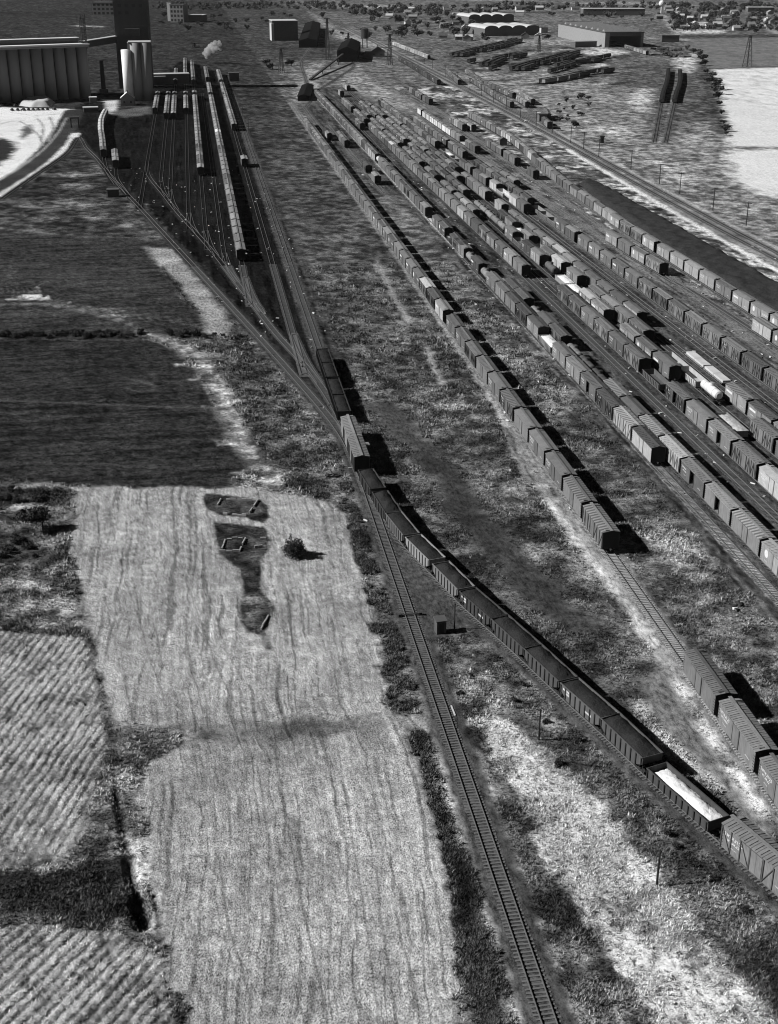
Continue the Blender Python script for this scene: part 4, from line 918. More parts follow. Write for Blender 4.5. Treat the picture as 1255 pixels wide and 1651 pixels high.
# the distant rest of the boxcars: one mass
def far_cars(cs):
    bx=[(-1.5,1.5,-6.02,6.02,1.0,4.08),(-1.1,1.1,-5.6,5.6,.25,1.0)]; V=[];F=[];T=[]
    for c in cs:
        ca,sa=math.cos(c['rz']),math.sin(c['rz'])
        def put(vs,fs,tn):
            o=len(V)
            for a,b,z in vs: V.append((c['x']+a*ca-b*sa,c['y']+a*sa+b*ca,z)); T.append(tn*.8)
            for f in fs: F.append([o+i for i in f])
        for j,(x0,x1,y0,y1,z0,z1) in enumerate(bx):
            put([(x0,y0,z0),(x1,y0,z0),(x1,y1,z0),(x0,y1,z0),(x0,y0,z1),(x1,y0,z1),(x1,y1,z1),(x0,y1,z1)],[(0,3,2,1),(1,2,6,5),(3,0,4,7)]+([(4,5,6,7),(0,1,5,4),(2,3,7,6)] if j else []),c['tone'] if j==0 else .03)
            if j==0: put([(x0,y0,z0),(x1,y0,z0),(x1,y0,z1),(x0,y0,z1),(x0,y1,z0),(x1,y1,z0),(x1,y1,z1),(x0,y1,z1)],[(0,1,2,3),(7,6,5,4)],.028)  # both ends near-black, shade put into the tone
        r=c['roof']*1.2
        put([(-1.6,-6.08,4.08),(-1.6,6.08,4.08),(0,6.08,4.48),(0,-6.08,4.48),(1.6,6.08,4.08),(1.6,-6.08,4.08)],[(1,0,3,2),(2,3,5,4)],r)
        put([(-1.6,-6.08,4.08),(1.6,-6.08,4.08),(0,-6.08,4.48)],[(0,1,2)],.028); put([(-1.6,6.08,4.08),(1.6,6.08,4.08),(0,6.08,4.48)],[(0,2,1)],.028)  # roof gables carry the same shade in their tone
        put([(-.26,-6.5,4.6),(.26,-6.5,4.6),(.26,6.5,4.6),(-.26,6.5,4.6)],[(0,1,2,3)],r*.6)
        put([(-1.56,-.95,1.1),(-1.56,.95,1.1),(-1.56,.95,3.95),(-1.56,-.95,3.95)],[(3,2,1,0)],c['tone']*(.6+.8*((c['k']*37%10)/10)))
        rk=random.Random(c['seed']*977+c['k'])
        for yy in [-1.,1.]+([-5.4,-4.3,-3.2,-2.1,2.1,3.2,4.3,5.4] if rk.random()<.4 else []):
            for s in (-1,1): x_=s*1.575; put([(x_,yy-.13,1.05),(x_,yy+.13,1.05),(x_,yy+.13,4.0),(x_,yy-.13,4.0)],[(3,2,1,0)] if s<0 else [(0,1,2,3)],c['tone']*.3)
        if rk.random()<.35: put([(-1.58,2.6,2.6),(-1.58,5.2,2.6),(-1.58,5.2,3.3),(-1.58,2.6,3.3)],[(3,2,1,0)],.55)
    me=D.meshes.new('distant_boxcars'); me.from_pydata(V,[],F); a=me.attributes.new('tone','FLOAT','POINT'); a.data.foreach_set('value',np.array(T,np.float32)); me.materials.append(M['far']); me.update()
    o=link('distant_boxcars',me); o['kind']='stuff'; o['label']='far freight cars packing the upper yard and the lines beyond'
far_cars([c for c in vis if not c.get('ind',True)])
print('cars',len(ALL),'in view',len(vis),'boxes',len(boxes))
# ------------------------------------------------------------------ vegetation
def blades_mesh(name,px,py,pz,size,tone,nb,mat,lie=0.,wd=.09,seed=1):
    """tufts of upright (or lying) blades: one triangle per blade"""
    r=np.random.default_rng(seed); n=len(px); m=n*nb
    X=np.repeat(px,nb)+r.normal(0,.16,m)*np.repeat(size,nb); Y=np.repeat(py,nb)+r.normal(0,.16,m)*np.repeat(size,nb); Z=np.repeat(pz,nb); S=np.repeat(size,nb)*r.uniform(.6,1.25,m)
    a=r.uniform(0,2*math.pi,m); tilt=np.clip(r.normal(.45+lie,.25,m),.05,1.48); hgt=S*np.cos(tilt); out=S*np.sin(tilt)
    w=S*wd*2.2*r.uniform(.6,1.4,m); ca,sa=np.cos(a),np.sin(a)
    co=np.zeros((m,3,3)); co[:,0]=np.stack([X-sa*w/2,Y+ca*w/2,Z-.02],1); co[:,1]=np.stack([X+sa*w/2,Y-ca*w/2,Z-.02],1); co[:,2]=np.stack([X+ca*out,Y+sa*out,Z+hgt+.03],1)
    t=np.repeat(np.repeat(tone,nb)*r.uniform(.6,1.4,m),3)
    return npmesh(name,co.reshape(-1,3),np.arange(m*3).reshape(-1,3),mat,(('tone',t),))
def scatter(n,mask,wt,seed):
    r=np.random.default_rng(seed); ii=np.nonzero(mask)[0]; w=wt[ii]*GCELL[ii]**2; w=w/w.sum()
    j=ii[r.choice(len(ii),n,p=w)]; c=GCELL[j]
    return j,GX[j]+r.uniform(-.5,.5,n)*c,GY[j]+r.uniform(-.5,.5,n)*c
inview=np.array([True]*len(GX))
pxx,pyy=px_of(GX,GY,0); inview=(pxx>-120)&(pxx<1380)&(pyy<1760)
clump=fbm(GX/4.5,GY/4.5,61,3)
wild=inview&(GG>.55)&~GBED&((GZONE==0)|(GZONE==6))&(GRR<430)
j,tx,ty=scatter(105000,wild,np.clip(.35+(clump-.4)*2,.08,1.2)*np.clip(1.15-GRR/440,0,1)/(GRR/110)**1.2,5)
sz=np.clip(RNG.normal(.36,.12,len(j)),.15,.8)*np.clip(GRR[j]/220,.8,1.5)*(.65+.75*clump[j])
struct(link('weeds',blades_mesh('weeds',tx,ty,GZ[j],sz,np.clip(GT[j]*1.25,.04,.6)*RNG.uniform(.35,1.8,len(j)),6,M['tuft'],.3,.13,2)),'stuff')['label']='dry prairie weeds between the tracks'
m6=inview&(GZONE==6)
j,tx,ty=scatter(26000,m6,np.clip((clump-.3)*3,.1,1.5),7)
struct(link('corn_trash',blades_mesh('corn_trash',tx,ty,GZ[j],RNG.uniform(.2,.75,len(j)),np.clip(GT[j]*1.9,.12,.88)*np.where(RNG.random(len(j))<.14,.06,RNG.uniform(.6,1.4,len(j))),3,M['tuft'],1.02,.035,3)),'stuff')['label']='bleached fallen stalks lying along the bright strip'
m3=inview&(GZONE==3)
j,tx,ty=scatter(26000,m3,np.clip(GT*3-.3,.05,2),8)
struct(link('corn_stubble',blades_mesh('corn_stubble',tx,ty,GZ[j],RNG.uniform(.15,.45,len(j)),np.clip(GT[j]*1.3,.1,.6)*RNG.uniform(.6,1.4,len(j)),3,M['tuft'],.7,.08,4)),'stuff')['label']='broken corn stalks in the rows'
def crown_mesh(n,rx,ry,rz,zc,leaf,mat,seed,lob=5,flat=0.):
    r=np.random.default_rng(seed); cs=r.normal(0,1,(lob,3)); cs/=np.linalg.norm(cs,axis=1)[:,None]; cs*=r.uniform(.25,.75,(lob,1)); rad=r.uniform(.35,.62,lob)
    k=r.integers(0,lob,n); d=r.normal(0,1,(n,3)); d/=np.linalg.norm(d,axis=1)[:,None]; rr=rad[k]*r.uniform(.35,1.08,n)
    p=cs[k]+d*rr[:,None]; p*=np.array((rx,ry,rz)); p[:,2]=np.maximum(p[:,2],-rz)+zc
    a=r.normal(0,1,(n,3)); a/=np.linalg.norm(a,axis=1)[:,None]; b=np.cross(a,r.normal(0,1,(n,3))); b/=np.linalg.norm(b,axis=1)[:,None]
    L=leaf*r.uniform(.6,1.5,(n,1)); co=np.stack([p-a*L,p+b*L*.6,p+a*L,p-b*L*.6],1)
    return npmesh('crown',co.reshape(-1,3),np.arange(n*4).reshape(-1,4),mat)
def trunk_mesh(h,r,top,seed,limbs=4,spread=.5):
    mb=MB(); rd=random.Random(seed); mb.cyl((0,0,-.2),(0,0,h),r,7,M['bark'],r*.7)
    for i in range(limbs):
        a=rd.uniform(0,6.28); L=(top-h); mb.cyl((0,0,h*rd.uniform(.7,1)),(math.cos(a)*spread*L,math.sin(a)*spread*L,h+L*rd.uniform(.4,.9)),r*.5,5,M['bark'],r*.12)
    return mb.mesh('trunk')
BUSH=[crown_mesh(700,1.5,1.3,1.1,.75,.16,M['leafdark'],k) for k in range(4)]; BTR=[trunk_mesh(.5,.1,1.6,k,6,.7) for k in range(4)]
def bush(px,py,s,k,label,group,sx=1.,name='bush'):
    x,y=at(px,py); t=thing(name,label,'bush',(x,y,0),(k*1.7)%6.28,group); a=link('crown',BUSH[k%4],t); b=link('trunk',BTR[k%4],t); t.scale=(s*sx,s,s); return t
# bushes of the hedge between the dark fields
for k in range(24):
    q=4+k*9.6; bush(q,543+2*math.sin(k)-3*(k%2),RNG.uniform(.5,1.25),k,'dark bush in the hedge between the two ploughed fields','hedge bushes between the ploughed fields',1.3)
for k in range(9): bush(275+k*14,540+3*math.sin(k*2.)+k*.5,RNG.uniform(.7,1.3) if k<4 else RNG.uniform(.4,.8),k+1,'dark bush by the field gate beside the pale path','bushes east of the field gate')
for k in range(16): bush(RNG.uniform(2,108),RNG.uniform(790,812),RNG.uniform(.35,.8),k,'low dark bush in the overgrown patch above the spreading tree','low bushes in the overgrown patch')
for k in range(9): bush(RNG.uniform(2,66),RNG.uniform(868,900),RNG.uniform(.4,.8),k,'low dark bush in the shaded hollow below the spreading tree','low bushes in the hollow')
dk_=inview&(GT<.075)&(GG>.5)&~GBED&(GY<235)&(GX<30)&(GX>4)&~((pxx<470)&(pyy<1060))
j,tx,ty=scatter(24000,dk_,np.ones(len(GX)),15)
struct(link('ditch_weeds',blades_mesh('ditch_weeds',tx,ty,GZ[j],RNG.uniform(.2,.62,len(j))*(.5+clump[j]),np.clip(GT[j]*RNG.uniform(.4,3.2,len(j)),.012,.3),6,M['tuft'],.35,.13,6)),'stuff')['label']='dark rank weeds in the ditch along the straight track'
for k,(a,b) in enumerate(((742,1120),(760,1090),(800,1060),(845,1105),(880,1165),(830,1130),(930,1195),(990,1255),(1040,1300),(1090,1365),(1150,1420),(1120,1395),(1200,1470),(1075,1345),(900,1235))):
    bush(a,b,RNG.uniform(.3,.6),k,'scrubby bush on the bank below the loaded coal train','bushes below the coal train')
# the two trees of the near fields
x,y=at(70,857); t=thing('tree','broad dark tree leaning over the weedy corner of the stubble field','tree',(x,y,0))
link('crown',crown_mesh(2600,3.6,2.6,1.5,3.0,.22,M['leafdark'],21,7),t,(-1.4,.3,0)); link('trunk',trunk_mesh(1.9,.16,3.6,4,6,.9),t)
x,y=at(476,896); t=thing('tree','small dark ragged shrub standing alone in the pale stubble','tree',(x,y,0)); t.scale=(1.6,1.6,1.3)
r_=np.random.default_rng(33); tw_=130; n_=tw_*32; an=np.repeat(r_.uniform(0,6.283,tw_),32); el=np.repeat(np.arcsin(r_.uniform(.05,1.,tw_)),32); ln=np.repeat(r_.uniform(.8,1.25,tw_),32)*np.where(el>.9,1.6,1.25)*r_.uniform(.12,1,n_)
pc=np.stack([np.cos(an)*np.cos(el)*ln,np.sin(an)*np.cos(el)*ln,.35+np.sin(el)*ln*1.45],1)+r_.normal(0,.1,(n_,3)); u_=r_.normal(0,1,(n_,3)); u_/=np.linalg.norm(u_,axis=1)[:,None]; w_=np.cross(u_,r_.normal(0,1,(n_,3))); w_/=np.linalg.norm(w_,axis=1)[:,None]; L_=.11*r_.uniform(.5,1.6,(n_,1))
link('crown',npmesh('crown',np.stack([pc-u_*L_*1.5,pc+w_*L_*.4,pc+u_*L_*1.5,pc-w_*L_*.4],1).reshape(-1,3),np.arange(n_*4).reshape(-1,4),M['leafdark']),t); link('trunk',trunk_mesh(.7,.09,2.6,9,5,.4),t)
# tree line by the bright far field, bushes by the main line
FAR=[crown_mesh(260,1.,1.,.9,1.,.2,M['leaf'],50+k,5) for k in range(3)]+[crown_mesh(260,1.,1.,.9,1.,.2,M['leafdark'],60+k,5) for k in range(3)]; FTR=trunk_mesh(.5,.09,1.3,3,3,.4)
def fartree(px,py,h,k,label,group,name='tree'):
    x,y=at(px,py); t=thing(name,label,'tree',(x,y,0),k*.9,group); link('crown',FAR[k%6],t); link('trunk',FTR,t); sx_=1+.9*((k*37)%10)/10; t.scale=(h*.5*sx_,h*.5*(2-.5*sx_)*.8,h*.42)
for k,(a,b,h) in enumerate(((1108,80,6),(1118,86,8),(1128,92,9),(1133,100,10),(1137,106,7),(1141,118,6),(1147,126,7),(1151,136,9),(1155,145,10),(1157,152,9),(1158,160,7),(1161,170,5),(1163,184,4),(1167,200,4),(1170,212,5),(1171,219,4))):
    fartree(a,b,h,k,'dark tree, %s from the far end of the line edging the bright far field'%(ordw(k+1) if k else 'first'),'tree line of the bright far field')
for k in range(16): fartree(RNG.uniform(898,950),RNG.uniform(158,212),RNG.uniform(2,4.5),k,'scrub tree on the waste ground past the telegraph poles','scrub on the waste ground')
for k in range(150):
    z=k%5
    if z<2: a,b=RNG.uniform(585,800),RNG.uniform(13,62)
    elif z==2: a,b=RNG.uniform(1080,1255),RNG.uniform(10,52)
    elif z==3: a,b=RNG.uniform(890,1110),RNG.uniform(12,45)
    else: a,b=RNG.uniform(760,1000),RNG.uniform(16,70)
    if 775<a<880 and 20<b<60 or 890<a<1045 and 30<b<80: b=16
    fartree(a,b,RNG.uniform(6,13),k,'leafy tree among the far houses','trees among the far houses')
for k in range(26): fartree(RNG.uniform(245,470),RNG.uniform(12,50),RNG.uniform(5,10),k,'tree on the grassland behind the elevator','trees behind the elevator')
for k,(a,b,h) in enumerate(((535,56,8),(552,56,6),(560,72,9),(430,106,8),(470,106,7),(440,112,9),(290,40,7),(262,38,6),(520,28,10),(600,24,12),(612,30,11),(575,24,9))): fartree(a,b,h,k,'dark tree near the far end of the yard','trees near the far yard throat')

mb_=[]; r_=np.random.default_rng(77); co_=[]
for k in range(620):
    z=k%4
    if z==0: a,b=r_.uniform(560,800),r_.uniform(10,26)
    elif z==1: a,b=r_.uniform(1080,1255),r_.uniform(8,50)
    elif z==2: a,b=r_.uniform(800,1255),r_.uniform(6,16)
    else: a,b=r_.uniform(250,560),r_.uniform(6,16)
    x,y=at(a,b); h=r_.uniform(4,9); n=60; d=r_.normal(0,1,(n,3)); d/=np.linalg.norm(d,axis=1)[:,None]; pp=d*r_.uniform(.5,1.05,(n,1))*np.array((h*.6,h*.6,h*.45))+np.array((x,y,h*.5)); u_=r_.normal(0,1,(n,3)); u_/=np.linalg.norm(u_,axis=1)[:,None]; w_=np.cross(u_,d); L=h*.17
    co_.append(np.stack([pp-u_*L,pp+w_*L,pp+u_*L,pp-w_*L],1).reshape(-1,3))
co_=np.vstack(co_); o=link('distant_trees',npmesh('distant_trees',co_,np.arange(len(co_)).reshape(-1,4),M['leafdark'])); o['kind']='stuff'; o['label']='far belts of trees along the top of the country'
# ------------------------------------------------------------------ grain elevator
def rot2(a): return np.array([[math.cos(a),-math.sin(a)],[math.sin(a),math.cos(a)]])
EA=math.atan2(24.,59.5)
ex,ey=at(150.5,157.8)
t=thing('silo_bank','long row of dark round concrete grain silos under a pale flat deck','silos',(ex,ey,0),EA)
for i in range(14):
    m_=MB(); m_.cyl((-4.1-8.2*i,4.1,0),(-4.1-8.2*i,4.1,34.5),3.8,28,M['concrete']); m_.build('silo',t,True).data.polygons[-1].use_smooth=False
m_=MB(); m_.box(-115,-.6,4.6,40,0,34.4,M['concretedark']); m_.build('wall',t)  # darker than the silos: shade of the gaps put into its colour
m_=MB(); m_.box(-116,.6,-.9,40.5,35.9,36.9,M['white']); m_.build('deck',t)
m_=MB(); m_.box(-115.4,0,-.2,40,34.5,35.9,M['concrete']); m_.build('fascia',t)
m_=MB(); m_.box(-110,-4,9,15,36.9,40.2,M['walldark']); m_.box(-111,-3.5,8.6,15.4,40.2,40.5,M['white']); m_.build('gallery',t)
m_=MB()
for k in range(16): a=-105+k*6.7; m_.box(a,a+RNG.uniform(.6,2.4),18+RNG.uniform(-2,14),22+RNG.uniform(0,12),36.9,37.3+RNG.uniform(.2,1.6),M['walldark' if k%3 else 'roofpale'])
m_.build('roof_clutter',t)
m_=MB()
for a,b in ((-1,-1),(1,-1),(1,1),(-1,1)):
    m_.bar((-2+a*1.5,3.5+b*1.5,36.9),(-2+a*1.5,3.5+b*1.5,56),.45,.45,M['junk'])
for z in range(8):
    z0=37+z*2.3
    for f in (-1,1): m_.bar((-3.5,3.5+1.5*f,z0),(-.5,3.5+1.5*f,z0+2.3),.25,.25,M['junk']); m_.bar((-2+1.5*f,2,z0),(-2+1.5*f,5,z0+2.3),.25,.25,M['junk']); m_.bar((-3.5,3.5+1.5*f,z0),(-.5,3.5+1.5*f,z0),.25,.25,M['junk'])
m_.build('hoist_mast',t)
# headhouse tower and its bins
hx,hy=at(221,142); hy+=8
t=thing('elevator_tower','very tall dark headhouse tower of the grain elevator','tower',(hx,hy,0),-.06)
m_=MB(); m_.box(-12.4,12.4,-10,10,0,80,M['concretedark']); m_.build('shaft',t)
for z,n in ((58,4),(53,2)):
    for i in range(n): m_=MB(); m_.box(-9+i*5.2,-6.4+i*5.2,-10.06,-9.9,z,z+2.2,M['glass']); m_.build('window',t)
m_=MB(); m_.box(-12.9,12.9,-10.6,10.6,44.2,44.9,M['concretedark']); m_.build('ledge',t)
m_=MB(); m_.box(-5,6,-13,-10,38,43,M['walldark']); m_.build('lift_house',t)
bx_,by_=at(226,163.5)
t=thing('bin_annex','cluster of round bins in front of the headhouse, its left bin sunlit white','silos',(bx_,by_,0),.02)
for i in range(3):
    m_=MB(); m_.cyl((-7.0+6.4*i,4+.3*i,0),(-7.+6.4*i,4+.3*i,38.5-(4.5 if i==0 else 0)),3.6,26,M['white' if i==0 else 'concrete']); m_.build('bin',t,True)  # left bin white: sun on its flank put into the colour
m_=MB(); m_.box(-6,9.6,4,16,0,38.3,M['concrete']); m_.build('wall',t)
m_=MB(); m_.box(-5.4,10.2,1.5,16,38.5,39.2,M['concretepale']); m_.build('deck',t)
gx1,gy1=at(172,158); 
p=np.array((ex,ey))+rot2(EA)@np.array((-1,12.)); q=np.array((hx,hy))+rot2(-.06)@np.array((-11.5,-3.)); mid_=(p+q)/2; dd_=q-p
t=thing('conveyor_bridge','high enclosed conveyor bridge joining the silos to the tower','bridge',(mid_[0],mid_[1],0),math.atan2(dd_[1],dd_[0])); L=np.linalg.norm(dd_)
m_=MB(); m_.box(-L/2,L/2,-2,2,33,37.4,M['walldark']); m_.build('gallery',t); m_=MB(); m_.box(-L/2,L/2,-2.3,2.3,37.4,37.8,M['concretepale']); m_.build('roof',t)
x,y=at(168,150); t=thing('smokestack','dark iron stack standing between the silos and the tower','chimney',(x,y,0)); m_=MB(); m_.cyl((0,0,0),(0,0,23),1.7,16,M['junk'],1.4); m_.build('stack',t,True); m_=MB(); m_.box(-3,3,-3,3,0,3,M['walldark']); m_.build('base',t)
def gable(name,label,cat,px,py,w,l,h,rise,rz,wall,roof,wins=0,group=None,chim=False):
    x,y=at(px,py); t=thing(name,label,cat,(x,y,0),rz,group)
    mb=MB(); mb.box(-w/2,w/2,0,l,0,h,wall); mb.poly([(-w/2,0,h),(w/2,0,h),(0,0,h+rise)],[(0,1,2)],wall); mb.poly([(-w/2,l,h),(w/2,l,h),(0,l,h+rise)],[(1,0,2)],wall); mb.build('wall',t)
    e=.35; mb=MB()
    for s in (-1,1):
        a=(s*(w/2+e),-e,h-e*rise/(w/2)); b=(s*(w/2+e),l+e,h-e*rise/(w/2)); c=(0,l+e,h+rise); d=(0,-e,h+rise); up=(0,0,.18)
        vs=[a,b,c,d]+[(q[0],q[1],q[2]+.18) for q in (a,b,c,d)]
        mb.poly(vs,[(0,1,2,3),(7,6,5,4),(0,4,5,1),(1,5,6,2),(2,6,7,3),(3,7,4,0)] if s<0 else [(3,2,1,0),(4,5,6,7),(1,5,4,0),(2,6,5,1),(3,7,6,2),(0,4,7,3)],roof)
    mb.build('roof',t)
    for i in range(wins):
        a=-w/2+w*(i+.5)/wins; mb=MB(); mb.box(a-.55,a+.55,-.05,.03,h*.35,h*.35+1.3,M['glass']); mb.build('window',t)
    if chim: mb=MB(); mb.box(-.4,.4,l*.6,l*.6+.8,h,h+rise+1.1,wall); mb.build('chimney',t)
    return t
def block(name,label,cat,px,py,w,l,h,rz,wall,roof,group=None,wins=None,lip=.4):
    x,y=at(px,py); t=thing(name,label,cat,(x,y,0),rz,group)
    mb=MB(); mb.box(-w/2,w/2,0,l,0,h,wall); mb.build('wall',t); mb=MB(); mb.box(-w/2-lip,w/2+lip,-lip,l+lip,h,h+.5,roof); mb.build('roof',t)
    if wins:
        nx,nz=wins
        for i in range(nx):
            for k in range(nz):
                mb=MB(); a=-w/2+w*(i+.5)/nx; z=h*(k+.5)/nz; mb.box(a-w/nx*.3,a+w/nx*.3,-.06,.03,z-h/nz*.28,z+h/nz*.28,M['glass']); mb.build('window',t)
    return t
gable('gatehouse','small gabled house with a white roof at the foot of the round bins','house',206.5,170.5,9,9,5,3.6,0,M['wallgrey'],M['white'],2,None,True)
t=block('loading_shed','long low loading shed with pale roof strips across the elevator tracks','shed',276,136,29,9,7.5,.08,M['walldark'],M['roofpale'])
block('loading_shed','narrow dark shed roofed pale beside the long loading shed','shed',258,137,9,3,6,.08,M['walldark'],M['roofpale'])
block('shed','small white-roofed shed near the foot of the silo row','shed',151,166,4.5,4,3.4,.1,M['wallgrey'],M['white'])
block('shed','low flat pale-topped shed beside the curving string','shed',147,181,9,6,2.6,.1,M['walldark'],M['roofpale'])
block('shed','small square black shed beside the diagonal lead track','shed',183,318,4.6,4.,2.8,0,M['roofdark'],M['roofdark'])
block('hut','tiny white hut on the gravel heap before the silos','hut',53,161,2.6,2.6,3.2,0,M['white'],M['white'])
block('shed','dark shed at the meadow edge across from the elevator yard','shed',378,131,8,6,6,0,M['walldark'],M['roofdark'])
x,y=at(121.5,205); t=thing('loading_stand','black four-legged loading stand beside the pale lot','stand',(x,y,0),.1)
for a in (-2.2,2.2):
    for b in (-1.6,1.6): m_=MB(); m_.box(a-.3,a+.3,b-.3,b+.3,0,5.2,M['junk']); m_.build('leg',t)
m_=MB(); m_.box(-2.8,2.8,-2.1,2.1,5.2,5.9,M['junk']); m_.build('deck',t)
def mound(name,label,pts,h,mat,cat,seed=1,res=1.6,edge=6.,rough=.3,loc=0.):
    P=np.array(pts,float); x0,y0=P.min(0)-1; x1,y1=P.max(0)+1; nx=max(4,int((x1-x0)/res)); ny=max(4,int((y1-y0)/res)); xs=np.linspace(x0,x1,nx); ys=np.linspace(y0,y1,ny); X,Y=[q.ravel() for q in np.meshgrid(xs,ys,indexing='ij')]
    d=np.full(len(X),1e9); ins=np.zeros(len(X),bool); m=len(P)
    for i in range(m):
        ax,ay=P[i];bx,by=P[(i+1)%m];e_,f_=bx-ax,by-ay; tt=np.clip(((X-ax)*e_+(Y-ay)*f_)/(e_*e_+f_*f_+1e-9),0,1); d=np.minimum(d,np.hypot(X-ax-tt*e_,Y-ay-tt*f_))
        if ay!=by: c=((ay>Y)!=(by>Y)); ins^=c&(X<e_*(Y-ay)/(by-ay)+ax)
    d=np.where(ins,d,-d); Z=h*np.clip(d/edge,-.15,1)**1.+rough*(fbm(X/4,Y/4,seed,3)-.5)*np.clip(d,0,1)*2+loc; Z=np.where(d<-.1,-.4,np.maximum(Z,-.4))
    F=np.array([(i*ny+j,(i+1)*ny+j,(i+1)*ny+j+1,i*ny+j+1) for i in range(nx-1) for j in range(ny-1)])
    o=link(name,npmesh(name,np.stack([X,Y,Z],1),F,mat,(),True)); return tag(o,label,cat)
M['coalpile']=simple('stockpiled_coal',.034,1.,1.3,.85,.1,.8)
mound('coal_pile','long flat-topped black coal stockpile beside the outer string',[(164,250),(163.5,430),(165.5,480),(168,540),(172,572),(178,585),(182,576),(182,520),(181.5,400),(181.5,250)],1.3,M['coalpile'],'coal pile',3,.9,2.6,.9)
mound('gravel_heap','long pale gravel heap at the foot of the silo row',[at(a,b) for a,b in ((28,170),(40,163),(62,161),(82,160),(90,166),(80,172),(50,173))],3.,M['sandgrey'],'heap',5,1.2,4,.8)
# cars on the lot
mb=MB(); mb.poly([(-.8,-2.1,.35),(.8,-2.1,.35),(.8,2.1,.35),(-.8,2.1,.35),(-.85,-2.1,.9),(.85,-2.1,.9),(.85,2.1,.9),(-.85,2.1,.9)],[(0,3,2,1),(4,5,6,7),(0,1,5,4),(1,2,6,5),(2,3,7,6),(3,0,4,7)],M['car'])
mb.poly([(-.75,-1.5,.9),(.75,-1.5,.9),(.75,.7,.9),(-.75,.7,.9),(-.6,-1.1,1.6),(.6,-1.1,1.6),(.6,.2,1.6),(-.6,.2,1.6)],[(4,5,6,7),(0,1,5,4),(1,2,6,5),(2,3,7,6),(3,0,4,7)],M['car']); ABODY=mb.mesh('body')
mb=MB(); mb.cyl((-.1,0,.35),(.1,0,.35),.35,10,M['under']); AWH=mb.mesh('wheel')
for k,px in enumerate((20,29,38,46.5,54,61.5,69,77,88,3,25)):
    py=178.5 if k<9 else 171.5; x,y=at(px,py-(.15*k if k<9 else 0)); t=thing('parked_car',('dark car parked %s in the row along the pale lot'%('first' if k==0 else ordw(k+1)+' from left')) if k<9 else 'dark car parked behind the row %s'%('at the lot edge' if k==9 else 'by the gravel heap'),'car',(x,y,0),EA+RNG.normal(0,.1),'cars parked on the pale lot')
    link('body',ABODY,t,col=RNG.uniform(.03,.08))
    for a in (-.78,.78):
        for b in (-1.35,1.35): link('wheel',AWH,t,(a,b,0))
# locomotive with steam, left background
lx,ly=at(312,77); l2=at(329,57); la=math.atan2(-(l2[0]-lx),l2[1]-ly)
t=thing('locomotive','black steam locomotive with a pale front heading its train','locomotive',(lx,ly,0),la)
m_=MB(); m_.cyl((0,0,ZT+2.2),(0,11,ZT+2.2),1.05,14,M['under']); m_.build('boiler',t); m_=MB(); m_.box(-1.5,1.5,11,14,ZT+.8,ZT+4.2,M['under']); m_.build('cab',t)
m_=MB(); m_.cyl((0,1.2,ZT+3.1),(0,1.2,ZT+4.3),.35,10,M['under']); m_.build('chimney',t); m_=MB(); m_.cyl((0,-.1,ZT+2.2),(0,0,ZT+2.2),1.06,14,M['sandgrey']); m_.build('smokebox_front',t)
m_=MB(); m_.box(-1.4,1.4,14.6,22,ZT+.8,ZT+3.4,M['under']); m_.build('tender',t)
for b in (1.5,5,7,9,12.5,16,20):
    for s in (-1,1): m_=MB(); m_.cyl((s*.7,b,ZT+.75),(s*.85,b,ZT+.75),.72,12,M['under']); m_.build('wheel',t)
rd=random.Random(4); Vs=MB()
import bmesh
bm=bmesh.new()
from mathutils import Matrix
for (px,py,h,r_,n) in ((331,86,9,2.6,10),(336,79,12,3.,8),(341,75,15,3.8,12),(352,73,17,2.8,9)):
    x,y=at(px,py,h)
    for i in range(n): bmesh.ops.create_icosphere(bm,subdivisions=2,radius=r_*rd.uniform(.5,.95),matrix=Matrix.Translation((x+rd.gauss(0,r_*.6),y+rd.gauss(0,r_*.6),h+rd.gauss(0,r_*.6))))
me=D.meshes.new('steam'); bm.to_mesh(me); bm.free(); sm_=D.materials.new('steam_cloud'); sm_.use_nodes=True; sn_=sm_.node_tree; sn_.nodes.remove(sn_.nodes['Principled BSDF']); sv_=sn_.nodes.new('ShaderNodeVolumePrincipled'); sv_.inputs['Color'].default_value=(1,1,1,1); sv_.inputs['Density'].default_value=.3; sn_.links.new(sv_.outputs[0],sn_.nodes['Material Output'].inputs['Volume']); me.materials.append(sm_); me.polygons.foreach_set('use_smooth',[True]*len(me.polygons)); o=link('steam',me); o['kind']='stuff'; o['label']='white puffs of steam over the elevator yard'
# ------------------------------------------------------------------ far buildings
block('mill','large grey factory with rows of windows left of the headhouse','factory',171,24.5,42,30,19,-YAW,M['wallgrey'],M['roofdark'],None,(6,3))
block('mill','pale many-windowed mill building right of the headhouse','mill',286,36,20,24,24,-YAW-.15,M['wallgrey'],M['roofdark'],None,(4,4))
block('mill_tower','narrow pale stair tower on the side of the mill','tower',274,34,6,8,27,-YAW-.15,M['roofpale'],M['roofdark'])
block('warehouse','low pale-roofed warehouse beside the mill','warehouse',316,35,22,28,9,-YAW-.1,M['walldark'],M['roofpale'])
block('storehouse','big square dark building with a pale parapet by the far yard lead','building',460.5,65.5,30,36,21.5,.04,M['walldark'],M['roofpale'],None,None,.3)
x,y=at(441.5,66); t=thing('annex','slim pale annex on the left side of the square dark building','building',(x,y,0),.04); m_=MB(); m_.box(-2,1.,1,20,0,19,M['roofpale']); m_.build('wall',t)
junkheap_later=[]
